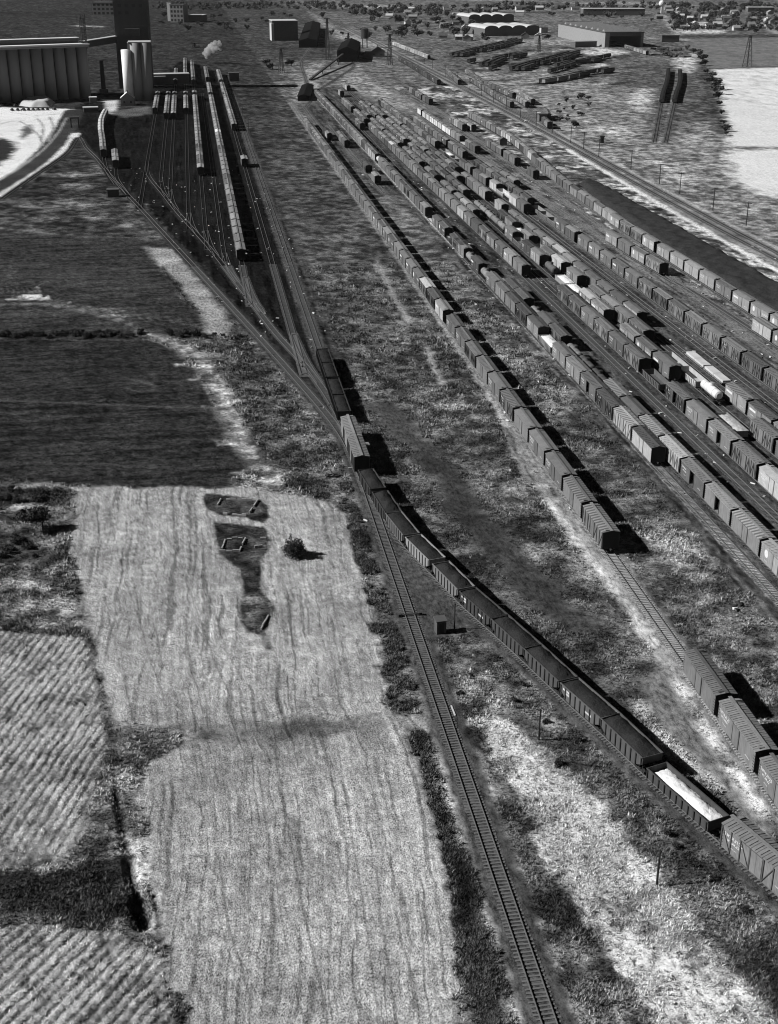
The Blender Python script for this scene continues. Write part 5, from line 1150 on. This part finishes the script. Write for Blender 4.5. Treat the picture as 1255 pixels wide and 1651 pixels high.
def longshed(label,a,b,w,h,name='coal_shed'):
    p=np.array(at(*a));q=np.array(at(*b)); d=q-p; L=np.linalg.norm(d); t=thing(name,label,'shed',(p[0],p[1],0),math.atan2(-d[0],d[1]))
    mb=MB(); mb.box(-w/2,w/2,0,L,0,h*.72,M['soot']); mb.build('wall',t)
    mb=MB(); mb.poly([(-w/2-.4,-.4,h*.7),(w/2+.4,-.4,h*.7),(0,-.4,h),(-w/2-.4,L,h*.7),(w/2+.4,L,h*.7),(0,L,h)],[(0,1,2),(5,4,3),(0,2,5,3),(2,1,4,5)],M['soot']); mb.build('roof',t); return t
longshed('long black coal shed slanting past the square dark building',(497,77),(505,46),20,10)
longshed('short black coal shed at the end of the inclined conveyor',(560,100),(567,84),19,14)
longshed('low black car shed at the throat of the first yard tracks',(490,163),(497,144),8.5,4.6)
p=at(500,130); q=at(553,101); t=thing('conveyor','long dark inclined conveyor rising to the short coal shed','conveyor',(p[0],p[1],0)); m_=MB(); m_.bar((0,0,.8),(q[0]-p[0],q[1]-p[1],7.5),1.8,1.2,M['junk']); m_.build('trough',t)
for f in (.35,.6,.85): m_=MB(); m_.cyl(((q[0]-p[0])*f,(q[1]-p[1])*f,0),((q[0]-p[0])*f,(q[1]-p[1])*f,.8+6.7*f-.8),.4,6,M['junk']); m_.build('post',t)
x,y=at(588.5,77); t=thing('water_tower','dark water tank on thin legs beyond the yard throat','water tower',(x,y,0))
m_=MB(); m_.cyl((0,0,9.5),(0,0,19),4.2,16,M['junk']); m_.cyl((0,0,19),(0,0,21),4.4,16,M['junk'],.3); m_.build('tank',t)
for a in (-2.6,2.6):
    for b in (-2.6,2.6): m_=MB(); m_.bar((a,b,0),(a*.9,b*.9,9.6),.45,.45,M['junk']); m_.build('leg',t)
gable('house','lone dark gabled house beside the pole at the yard throat','house',609,92,14,12,5,4.5,-YAW,M['walldark'],M['roofdark'],2,None,True)
block('hut','small square hut beside the lone dark gabled house','hut',594,92,6,6,5,-YAW,M['walldark'],M['roofdark'])
# vaulted works
x,y=at(826,57.5); t=thing('vaulted_works','works building with four white barrel roofs over a dark front wall','factory',(x,y,0),.12)
m_=MB(); m_.box(-36,36,0,66,0,8.5,M['walldark']); m_.build('wall',t)
for i in range(4):
    m_=MB(); c=-27+18*i; n=12; vs=[]
    for yy in (-.5,66):
        for k in range(n+1): a=math.pi*k/n; vs.append((c-9*math.cos(a),yy,8.5+3.6*math.sin(a)))
    m_.poly(vs,[(k,k+1,n+2+k,n+1+k) for k in range(n)],M['roofpale']); m_.poly([vs[k] for k in range(n+1)],[tuple(range(n+1))[::-1]],M['walldark']); m_.build('vault',t)
x,y=at(803,36); t=thing('vaulted_works','second row of white barrel roofs behind the first works','factory',(x,y,0),.12)
m_=MB(); m_.box(-45,25,0,60,0,8,M['walldark']); m_.build('wall',t)
for i in range(4):
    m_=MB(); c=-36+17.5*i; n=12; vs=[]
    for yy in (-.5,60):
        for k in range(n+1): a=math.pi*k/n; vs.append((c-8.7*math.cos(a),yy,8+3.5*math.sin(a)))
    m_.poly(vs,[(k,k+1,n+2+k,n+1+k) for k in range(n)],M['roofpale']); m_.poly([vs[k] for k in range(n+1)],[tuple(range(n+1))[::-1]],M['walldark']); m_.build('vault',t)
# great shed with the dark open front
A=np.array(at(975,76.5)); B=np.array(at(1040,73.5)); wv=B-A; W_=np.linalg.norm(wv); W_=43.5; ra=0.
t=thing('train_shed','huge grey train shed with a wide dark open front','shed',(A[0],A[1],0),ra); Lh=192; hh=15.
m_=MB(); m_.box(0,.5,0,Lh,0,hh,M['wallgrey']); m_.box(W_-.5,W_,0,Lh,0,hh,M['wallgrey']); m_.box(.5,W_-.5,Lh-.5,Lh,0,hh,M['wallgrey']); m_.box(.5,5,0,.5,0,hh,M['wallgrey']); m_.box(W_-3,W_-.5,0,.5,0,hh,M['wallgrey']); m_.box(5,W_-3,0,.5,hh-3.6,hh,M['walldark']); m_.build('wall',t)
m_=MB(); m_.box(-.8,W_+.8,-.8,Lh+.8,hh,hh+.7,M['roofdark']); m_.build('roof',t)
for i in range(8):
    y0=10+i*22; m_=MB(); m_.poly([(2,y0,hh+.7),(W_-2,y0,hh+.7),(W_-2,y0+9,hh+.7),(2,y0+9,hh+.7),(2,y0+2,hh+3.2),(W_-2,y0+2,hh+3.2)],[(0,1,5,4),(5,2,3,4),(0,4,3),(1,2,5)],M['wallgrey']); m_.build('skylight',t)
block('shed','pale-topped low shed in front of the great train shed','shed',945,76,28,10,5.5,.3,M['walldark'],M['wallgrey'])
block('warehouse','long low pale-roofed warehouse behind the great train shed','warehouse',990,25,100,30,10,-YAW,M['walldark'],M['roofpale'])
block('warehouse','long white building on the far right edge of the town','warehouse',1227,19,45,16,7,-YAW,M['walldark'],M['white'])
block('shed','small dark shed by the dump at the end of the far tracks','shed',1081,68,20,10,7,-YAW,M['roofdark'],M['roofdark'])
block('shed','pale-walled shed between vaulted works and great train shed','shed',878,53,9,9,6,.1,M['roofpale'],M['roofdark'])
x,y=at(1066,22); t=thing('water_tank','white spherical tank on a leg far behind the tracks','tank',(x,y,0)); bm=bmesh.new(); bmesh.ops.create_icosphere(bm,subdivisions=2,radius=5,matrix=Matrix.Translation((0,0,16))); me=D.meshes.new('sphere'); bm.to_mesh(me); bm.free(); me.materials.append(M['white']); link('sphere',me,t); m_=MB(); m_.cyl((0,0,0),(0,0,12),1,8,M['white']); m_.build('leg',t)
for k,(a,b) in enumerate(((1062,80),(1072,84),(1083,88),(1090,82),(1068,90),(1094,92))): junkheap_later.append((a,b,k))
hr=random.Random(12)
for k in range(104):
    if k>=64:
        a,b=(hr.uniform(600,880),hr.uniform(14,52)) if k%2 else (hr.uniform(760,960),hr.uniform(60,100))
        if 770<a<880 and 24<b<62: b=15+hr.uniform(0,6)
        if 730<a<940 and b>70 : b=62+hr.uniform(0,5); a=hr.uniform(690,780)
    elif k<30: a,b=hr.uniform(1090,1250),hr.uniform(18,50)
    elif k<50: a,b=hr.uniform(590,770),hr.uniform(16,62)
    else: a,b=hr.uniform(880,1090),hr.uniform(14,46)
    if 890<a<1045 and b>28: b=14+hr.uniform(0,4)
    if (30<=k<50 or k>=64) and b>14+(a-560)*.3: b=14+hr.uniform(0,9)
    gable('house','small gabled house among the far trees','house',a,b,hr.uniform(7,10),hr.uniform(8,14),hr.uniform(3,5),hr.uniform(2,3.4),hr.choice((0,1.57))-YAW+hr.gauss(0,.1),M[hr.choice(('walldark','wallgrey','roofpale'))],M[hr.choice(('roofdark','roofdark','wallgrey','roofpale'))],0,'small houses among the far trees',k%2==0)
# ------------------------------------------------------------------ coaches on the curved sidings
mb=MB(); mb.box(-1.5,1.5,-10,10,1.1,3.6,M['body']); CO_B=mb.mesh('body'); mb=MB()
mb.poly([(-1.55,-10.2,3.6),(-1.1,-10.2,4.1),(1.1,-10.2,4.1),(1.55,-10.2,3.6),(-1.55,10.2,3.6),(-1.1,10.2,4.1),(1.1,10.2,4.1),(1.55,10.2,3.6)],[(0,1,5,4),(1,2,6,5),(2,3,7,6),(0,3,2,1),(4,5,6,7),(0,4,7,3)],M['roof']); CO_R=mb.mesh('roof')
mb=MB()
for s in (-1,1):
    for i in range(11): mb.box(s*1.53-.03,s*1.53+.03,-9+i*1.7,-8+i*1.7,2.3,3.1,M['glass'])
CO_W=mb.mesh('window_band')
CUR=[([(735,92),(765,85),(800,77),(832,68)],'outer curved siding',.06),([(784,108),(805,99),(830,93),(848,90)],'second curved siding',.05),([(833,115),(858,107),(890,99),(930,88)],'third curved siding',.05),
     ([(790,114),(800,111)],'stub beside the second siding',.05),([(876,136),(905,131),(940,124),(985,117)],'waste-ground siding',.07),([(905,110),(930,104),(960,101),(985,95)],'fourth curved siding',.05),([(848,97),(872,93)],'stub beside the third siding',.05),([(905,100),(925,93)],'short inner siding',.05),([(885,119),(906,113),(928,106)],'middle curved siding',.05),([(930,103),(956,98),(988,92)],'inner siding below the shed apron',.05),([(755,103),(775,98)],'stub left of the second siding',.05)]
CUR=[(c_[0],c_[1],c_[2],0) for c_ in CUR]+[(c_[0],'back row of the '+c_[1],c_[2],-5.6) for c_ in CUR[:3]+CUR[4:6]]+[(c_[0],'front row of the '+c_[1],c_[2],5.6) for c_ in CUR[:3]]
for pts,nm,tn,of_ in CUR:
    P=Path([tuple(v_) for v_ in offset([at(a,b) for a,b in pts],of_)],5.); n=max(1,int(P.L[-1]/21.2)); rd=random.Random(len(nm))
    for i in range(n):
        tt=10.5+i*22.3
        if rd.random()<.12: continue
        if tt>P.L[-1]: break
        c=P.pos(tt); tone=tn*rd.uniform(.7,1.5)
        if 'waste' in nm and i<3: tone=.28 if i!=1 else .2
        t=thing('passenger_car','%s old coach, %s from left on the %s'%('pale' if tone>.15 else 'dark',ordw(i+1) if i else 'first',nm),'passenger car',(c[0],c[1],0),P.ang(tt),'old passenger cars on the curved sidings')
        link('body',CO_B,t,col=tone); link('roof',CO_R,t,col=tone*rd.uniform(.35,.9)); link('window_band',CO_W,t)
        for s in (-1,1): link('truck',TRUCK,t,(0,s*7.5,0))
# ------------------------------------------------------------------ poles, signals and small things
def pole_mesh(h,arms,r=.2):
    mb=MB(); mb.cyl((0,0,-.3),(0,0,h),r,8,M['pole'],r*.75); return mb.mesh('post')
def arm_mesh(z,l):
    mb=MB(); mb.box(-l/2,l/2,-.1,.1,z-.12,z+.12,M['pole'])
    for k in range(6): mb.cyl((-l/2+.2+k*(l-.4)/5,0,z+.08),(-l/2+.2+k*(l-.4)/5,0,z+.24),.05,5,M['pole'])
    return mb.mesh('crossarm')
PM=pole_mesh(9.,0); AM=arm_mesh(8.5,2.8)
PB=[(1203.1,364.8),(1149.6,339),(1096,312.2),(1063.2,296.9),(1017.4,272.8),(965.5,253.3),(941,241),(920.3,230.9),(890.5,215),(864.5,204.1),(839.4,190),(816.3,176.5),(795.6,165),(776.2,155.5),(757.8,145.9),(738,135),(718,124),(697.3,112.4),(684.2,102.9),(668,94)]
for k,(a,b) in enumerate(PB):
    x,y=at(a,b); t=thing('telegraph_pole','thin telegraph pole with one crossarm, %s along the main line'%(ordw(k+1)+(' from the near end' if k else ' to the camera')),'pole',(x,y,0),.0,'telegraph poles along the main line'); link('post',PM,t); link('crossarm',AM,t)
def lattice(px,py,h,label,w=4.):
    x,y=at(px,py); t=thing('lattice_mast',label,'mast',(x,y,0),.3)
    mb=MB()
    for a,b in ((-1,-1),(1,-1),(1,1),(-1,1)): mb.bar((a*w/2,b*w/2,0),(a*w*.12,b*w*.12,h),.42,.42,M['junk'])
    n=7
    for k in range(n):
        z0=h*k/n; z1=h*(k+1)/n; w0=w/2*(1-.76*k/n); w1=w/2*(1-.76*(k+1)/n)
        for s in (-1,1): mb.bar((-w0,s*w0,z0),(w1,s*w1,z1),.2,.2,M['junk']); mb.bar((s*w0,-w0,z0),(s*w1,w1,z1),.2,.2,M['junk'])
    mb.build('frame',t); mb=MB(); mb.box(-3.2,3.2,-.3,.3,h-.8,h-.3,M['junk']); mb.box(-2.2,2.2,-.3,.3,h-4.,h-3.6,M['junk']); mb.build('crossarm',t)
lattice(528.5,97,38,'tall dark light mast standing between the black coal sheds'); lattice(628.5,105,27,'dark light mast beside the lone gabled house'); lattice(454,117,20,'dark light mast on the grass left of the coal sheds'); lattice(1204.8,107.5,27,'lattice pylon standing in the far grey field',6.); lattice(869,84.5,17,'dark mast on the cinder heap behind the passenger cars',3.); lattice(562,78,16,'short dark mast behind the coal shed',3.)
def post(px,py,h,label,r=.11,cap=True):
    x,y=at(px,py); t=thing('post',label,'post',(x,y,0)); mb=MB(); mb.cyl((0,0,-.2),(0,0,h),r,8,M['pole'],r*.85); mb.build('shaft',t)
    if cap: mb=MB(); mb.cyl((0,0,h),(0,0,h+.25),r*1.6,8,M['pole'],r*.5); mb.build('cap',t)
post(733,1015,4.4,'slim dark post beside the black trackside hut'); post(869,1193,4.6,'dark post on the weedy bank left of the coal hoppers',.13); post(1059,1428,4.8,'dark post in the brush below the pale lettered boxcar',.14)
post(401,208,6,'thin post at the meadow edge near the elevator yard',.12); post(392,192,7,'thin taller post at the meadow edge near the elevator yard',.12)
x,y=at(710,1019); t=thing('trackside_hut','black trackside hut between the straight track and the coal train','hut',(x,y,0),.12)
m_=MB(); m_.box(-.75,.75,-.7,.7,0,2.2,M['roofdark']); m_.build('wall',t); m_=MB(); m_.poly([(-.9,-.85,2.2),(.9,-.85,2.2),(.9,.85,2.2),(-.9,.85,2.2),(-.9,-.85,2.32),(.9,-.85,2.32),(.9,.85,2.5),(-.9,.85,2.5)],[(0,3,2,1),(4,5,6,7),(0,1,5,4),(1,2,6,5),(2,3,7,6),(3,0,4,7)],M['roofdark']); m_.build('roof',t); m_=MB(); m_.box(-.35,.35,-.74,-.7,.1,1.9,M['junk']); m_.build('door',t)
x,y=at(662,993); t=thing('derail','dark derail bar lying across the straight track','derail',(x,y,0),.05); m_=MB(); m_.box(-1.7,1.9,-.16,.16,.3,.42,M['junk']); m_.build('bar',t)
for s in (-1.75,1.6): m_=MB(); m_.box(s-.25,s+.25,-.3,.3,.02,.55,M['junk']); m_.build('lever_box',t)
x,y=at(721,1148); t=thing('crossing_plank','pale plank laid beside the rail at the farm crossing','plank',(x+.35,y,0),.02); m_=MB(); m_.box(.42,.62,-1.3,1.3,.1,.2,M['stone']); m_.build('board',t)
m_=MB(); m_.box(-1.75,-1.55,-.3,1.6,.1,.2,M['tie']); m_.build('board',t)
def junkheap(px,py,label,seed,pale):
    x,y=at(px,py); t=thing('scrap_heap',label,'scrap',(x,y,0)); rd=random.Random(seed)
    for k in range(5):
        m_=MB(); a=rd.uniform(0,6.28); p=np.array((rd.gauss(0,.7),rd.gauss(0,.5),.2)); q=p+np.array((math.cos(a)*rd.uniform(.6,1.5),math.sin(a)*rd.uniform(.6,1.5),rd.uniform(0,.5))); m_.bar(p,q,rd.uniform(.2,.5),rd.uniform(.15,.4),M['white'] if k<pale else M['junk']); m_.build('scrap_piece',t)
junkheap(873,618,'scrap heap with one white end in the weeds past the long string',3,1); junkheap(1186,978,'scrap heap with a pale board in the weeds right of the bare track',5,2); junkheap(1165,462,'dark scrap by the inner side of the outer string',6,0); junkheap(1010,372,'dark scrap beside the short outer cut',8,0); junkheap(921,312,'pale boards left by the coal-side string',9,3); junkheap(850,196,'white object left on the main line shoulder',10,4); junkheap(855,213,'white bundle beside the main line shoulder',11,5)
for a,b,k in junkheap_later:
    x,y=at(a,b); t=thing('scrap_heap','dark heap of scrap in the dump below the great train shed','scrap',(x,y,0),k,'scrap heaps in the dump'); rd=random.Random(k)
    for i in range(7): m_=MB(); c_=np.array((rd.gauss(0,4),rd.gauss(0,4),0)); m_.bar(c_+np.array((0,0,.4)),c_+np.array((rd.gauss(0,4),rd.gauss(0,4),rd.uniform(.5,3))),rd.uniform(1,3),rd.uniform(.6,2),M['junk']); m_.build('scrap_piece',t)
x,y=at(537,768); t=thing('timber_crib','small dark timber crib beside the hopper train','crib',(x,y,0),.1)
for a in (-.5,.5): m_=MB(); m_.box(-1.5,1.5,a-.12,a+.12,.1,.35,M['junk']); m_.build('timber',t)
for a in (-1.2,0,1.2): m_=MB(); m_.box(a-.12,a+.12,-.8,.8,.35,.55,M['junk']); m_.build('timber',t)
gable('hut','small dark trackman hut among the bright scrub by the coal-side string','hut',812,235,4,3.4,3.2,1.2,0,M['walldark'],M['roofdark'])
block('shed','dark square shed behind the coal-side string of boxcars','shed',876,196,5,5,4,0,M['walldark'],M['roofdark'])
block('hut','tiny black hut beside the telegraph poles on the main line','hut',971,231,2.2,2.2,3.4,0,M['roofdark'],M['roofdark'])
# foundations
for label,segs in (('pale stone foundation lines in the upper overgrown oval',[((356.5,805.6),(415,807.7)),((416,807.7),(400.3,831.3)),((356.5,805.6),(351,815)),((360,829),(398,832))]),
    ('broken stone foundation squares in the middle overgrown strip',[((353.8,889.5),(386.3,889.5)),((386.3,890),(396.2,868.5)),((410.3,868.5),(430,868.5)),((410.8,883.6),(424,882.2)),((358.2,886.6),(364.7,866.4)),((366,870),(392,869))]),
    ('single slanting stone foundation wall in the lowest overgrown oval',[((435.3,989),(418.7,1020.6))])):
    c=np.array(at(*segs[0][0])); t=thing('foundation',label,'ruin',(c[0],c[1],0)); rd=random.Random(len(label))
    for a,b in segs:
        p=np.array(at(*a))-c;q=np.array(at(*b))-c; m_=MB(); n=max(2,int(np.linalg.norm(q-p)/.9))
        for i in range(n):
            if rd.random()<.22: continue
            u=p+(q-p)*i/n; v=p+(q-p)*(i+.92)/n; hz=rd.uniform(.2,.5); m_.bar((u[0],u[1],hz/2),(v[0],v[1],hz/2),.22,hz,M['stonegrey'])
        m_.build('stone_course',t)
# switch stands in the elevator yard throat
for k,(a,b) in enumerate(((404,484),(447,540),(350,410),(300,352),(500,592),(243,286))):
    x,y=at(a,b); t=thing('switch_stand','small black switch stand, %s along the elevator yard ladder'%ordw(k+1),'switch stand',(x-1.9,y,0)); m_=MB(); m_.box(-.2,.2,-.2,.2,.05,.5,M['junk']); m_.cyl((0,0,.5),(0,0,1.5),.05,6,M['junk']); m_.build('stand',t); m_=MB(); m_.box(-.2,.2,-.02,.02,1.25,1.6,M['white' if k%2 else 'junk']); m_.build('target',t)


# litter of the yards: boards, paper, spilled grain
n_=900; r_=np.random.default_rng(5); mk_=(GZONE==5)&inview&(GRR<650)&(GY>215); j=np.nonzero(mk_)[0]; w_=1/GRR[j]**.6*GCELL[j]**2; j=j[r_.choice(len(j),n_,p=w_/w_.sum())]
co_=np.zeros((n_,8,3)); a_=r_.uniform(0,6.28,n_); lx_=r_.uniform(.15,1.1,n_); ly_=r_.uniform(.12,.4,n_); hz_=r_.uniform(.1,.3,n_)
for k,(a,b,c) in enumerate([(-1,-1,0),(1,-1,0),(1,1,0),(-1,1,0),(-1,-1,1),(1,-1,1),(1,1,1),(-1,1,1)]):
    dx,dy=a*lx_/2,b*ly_/2; co_[:,k,0]=GX[j]+dx*np.cos(a_)-dy*np.sin(a_); co_[:,k,1]=GY[j]+dx*np.sin(a_)+dy*np.cos(a_); co_[:,k,2]=c*hz_+.05
f_=np.array([(4,5,6,7),(0,1,5,4),(1,2,6,5),(2,3,7,6),(3,0,4,7)]); F_=((np.arange(n_)*8)[:,None,None]+f_[None]).reshape(-1,4)
o=link('trackside_litter',npmesh('trackside_litter',co_.reshape(-1,3),F_,M['tuft'],(('tone',np.repeat(r_.choice((.03,.05,.3,.5,.6),n_),8)),))); o['kind']='stuff'; o['label']='scattered boards and rubbish between the yard tracks'
# ------------------------------------------------------------------ light, sky, camera
sc=bpy.context.scene
w=D.worlds.new('World'); sc.world=w; w.use_nodes=True; nt=w.node_tree; bg=nt.nodes['Background']
sky=nt.nodes.new('ShaderNodeTexSky'); sky.sky_type='NISHITA'; sky.sun_disc=False; sky.air_density=.2; sky.dust_density=.1; sky.sun_elevation=SUN_EL; sky.sun_rotation=math.atan2(-math.cos(SH),-math.sin(SH))%(2*math.pi)
# the plate saw the sky through a red filter: keep only its red part
sp=nt.nodes.new('ShaderNodeSeparateColor'); nt.links.new(sky.outputs[0],sp.inputs[0]); nt.links.new(sp.outputs[0],bg.inputs['Color']); bg.inputs['Strength'].default_value=.05
l=D.lights.new('sun','SUN'); l.energy=5.; l.angle=R(.53); lo=D.objects.new('sun',l); C.objects.link(lo)
from mathutils import Vector
dirv=Vector((math.cos(SH)*math.cos(SUN_EL),math.sin(SH)*math.cos(SUN_EL),-math.sin(SUN_EL))); lo.rotation_euler=dirv.to_track_quat('-Z','Y').to_euler(); lo.location=(-200,200,300)
cam=D.cameras.new('camera'); co=D.objects.new('camera',cam); C.objects.link(co); sc.camera=co
co.location=(0,0,HC); co.rotation_euler=(math.pi/2-TH,0,-YAW); cam.sensor_fit='VERTICAL'; cam.sensor_height=24; cam.lens=24*FOC/1651; cam.clip_end=20000; cam.clip_start=1
vs=sc.view_settings; sc.display_settings.display_device='sRGB'; vs.view_transform='Standard'; vs.look='None'; vs.exposure=.2; vs.gamma=1; vs.use_curve_mapping=False
sc.cycles.filter_width=1.1; sc.cycles.max_bounces=4; sc.cycles.diffuse_bounces=1; sc.cycles.glossy_bounces=2; sc.cycles.transparent_max_bounces=6; sc.cycles.volume_bounces=0

mb=MB(); mb.box(-9200,9200,-800,14200,-2.8,101,M['soot']); hz=mb; me=D.meshes.new('haze'); me.from_pydata(hz.v,[],hz.f); hm=D.materials.new('haze'); hm.use_nodes=True; hn=hm.node_tree; hn.nodes.remove(hn.nodes['Principled BSDF']); hv=hn.nodes.new('ShaderNodeVolumePrincipled'); hv.inputs['Color'].default_value=(.9,.9,.9,1); hv.inputs['Density'].default_value=.000014; hn.links.new(hv.outputs[0],hn.nodes['Material Output'].inputs['Volume']); me.materials.append(hm)
ho=link('haze',me); ho['kind']='stuff'; ho['label']='thin autumn haze over the whole valley'
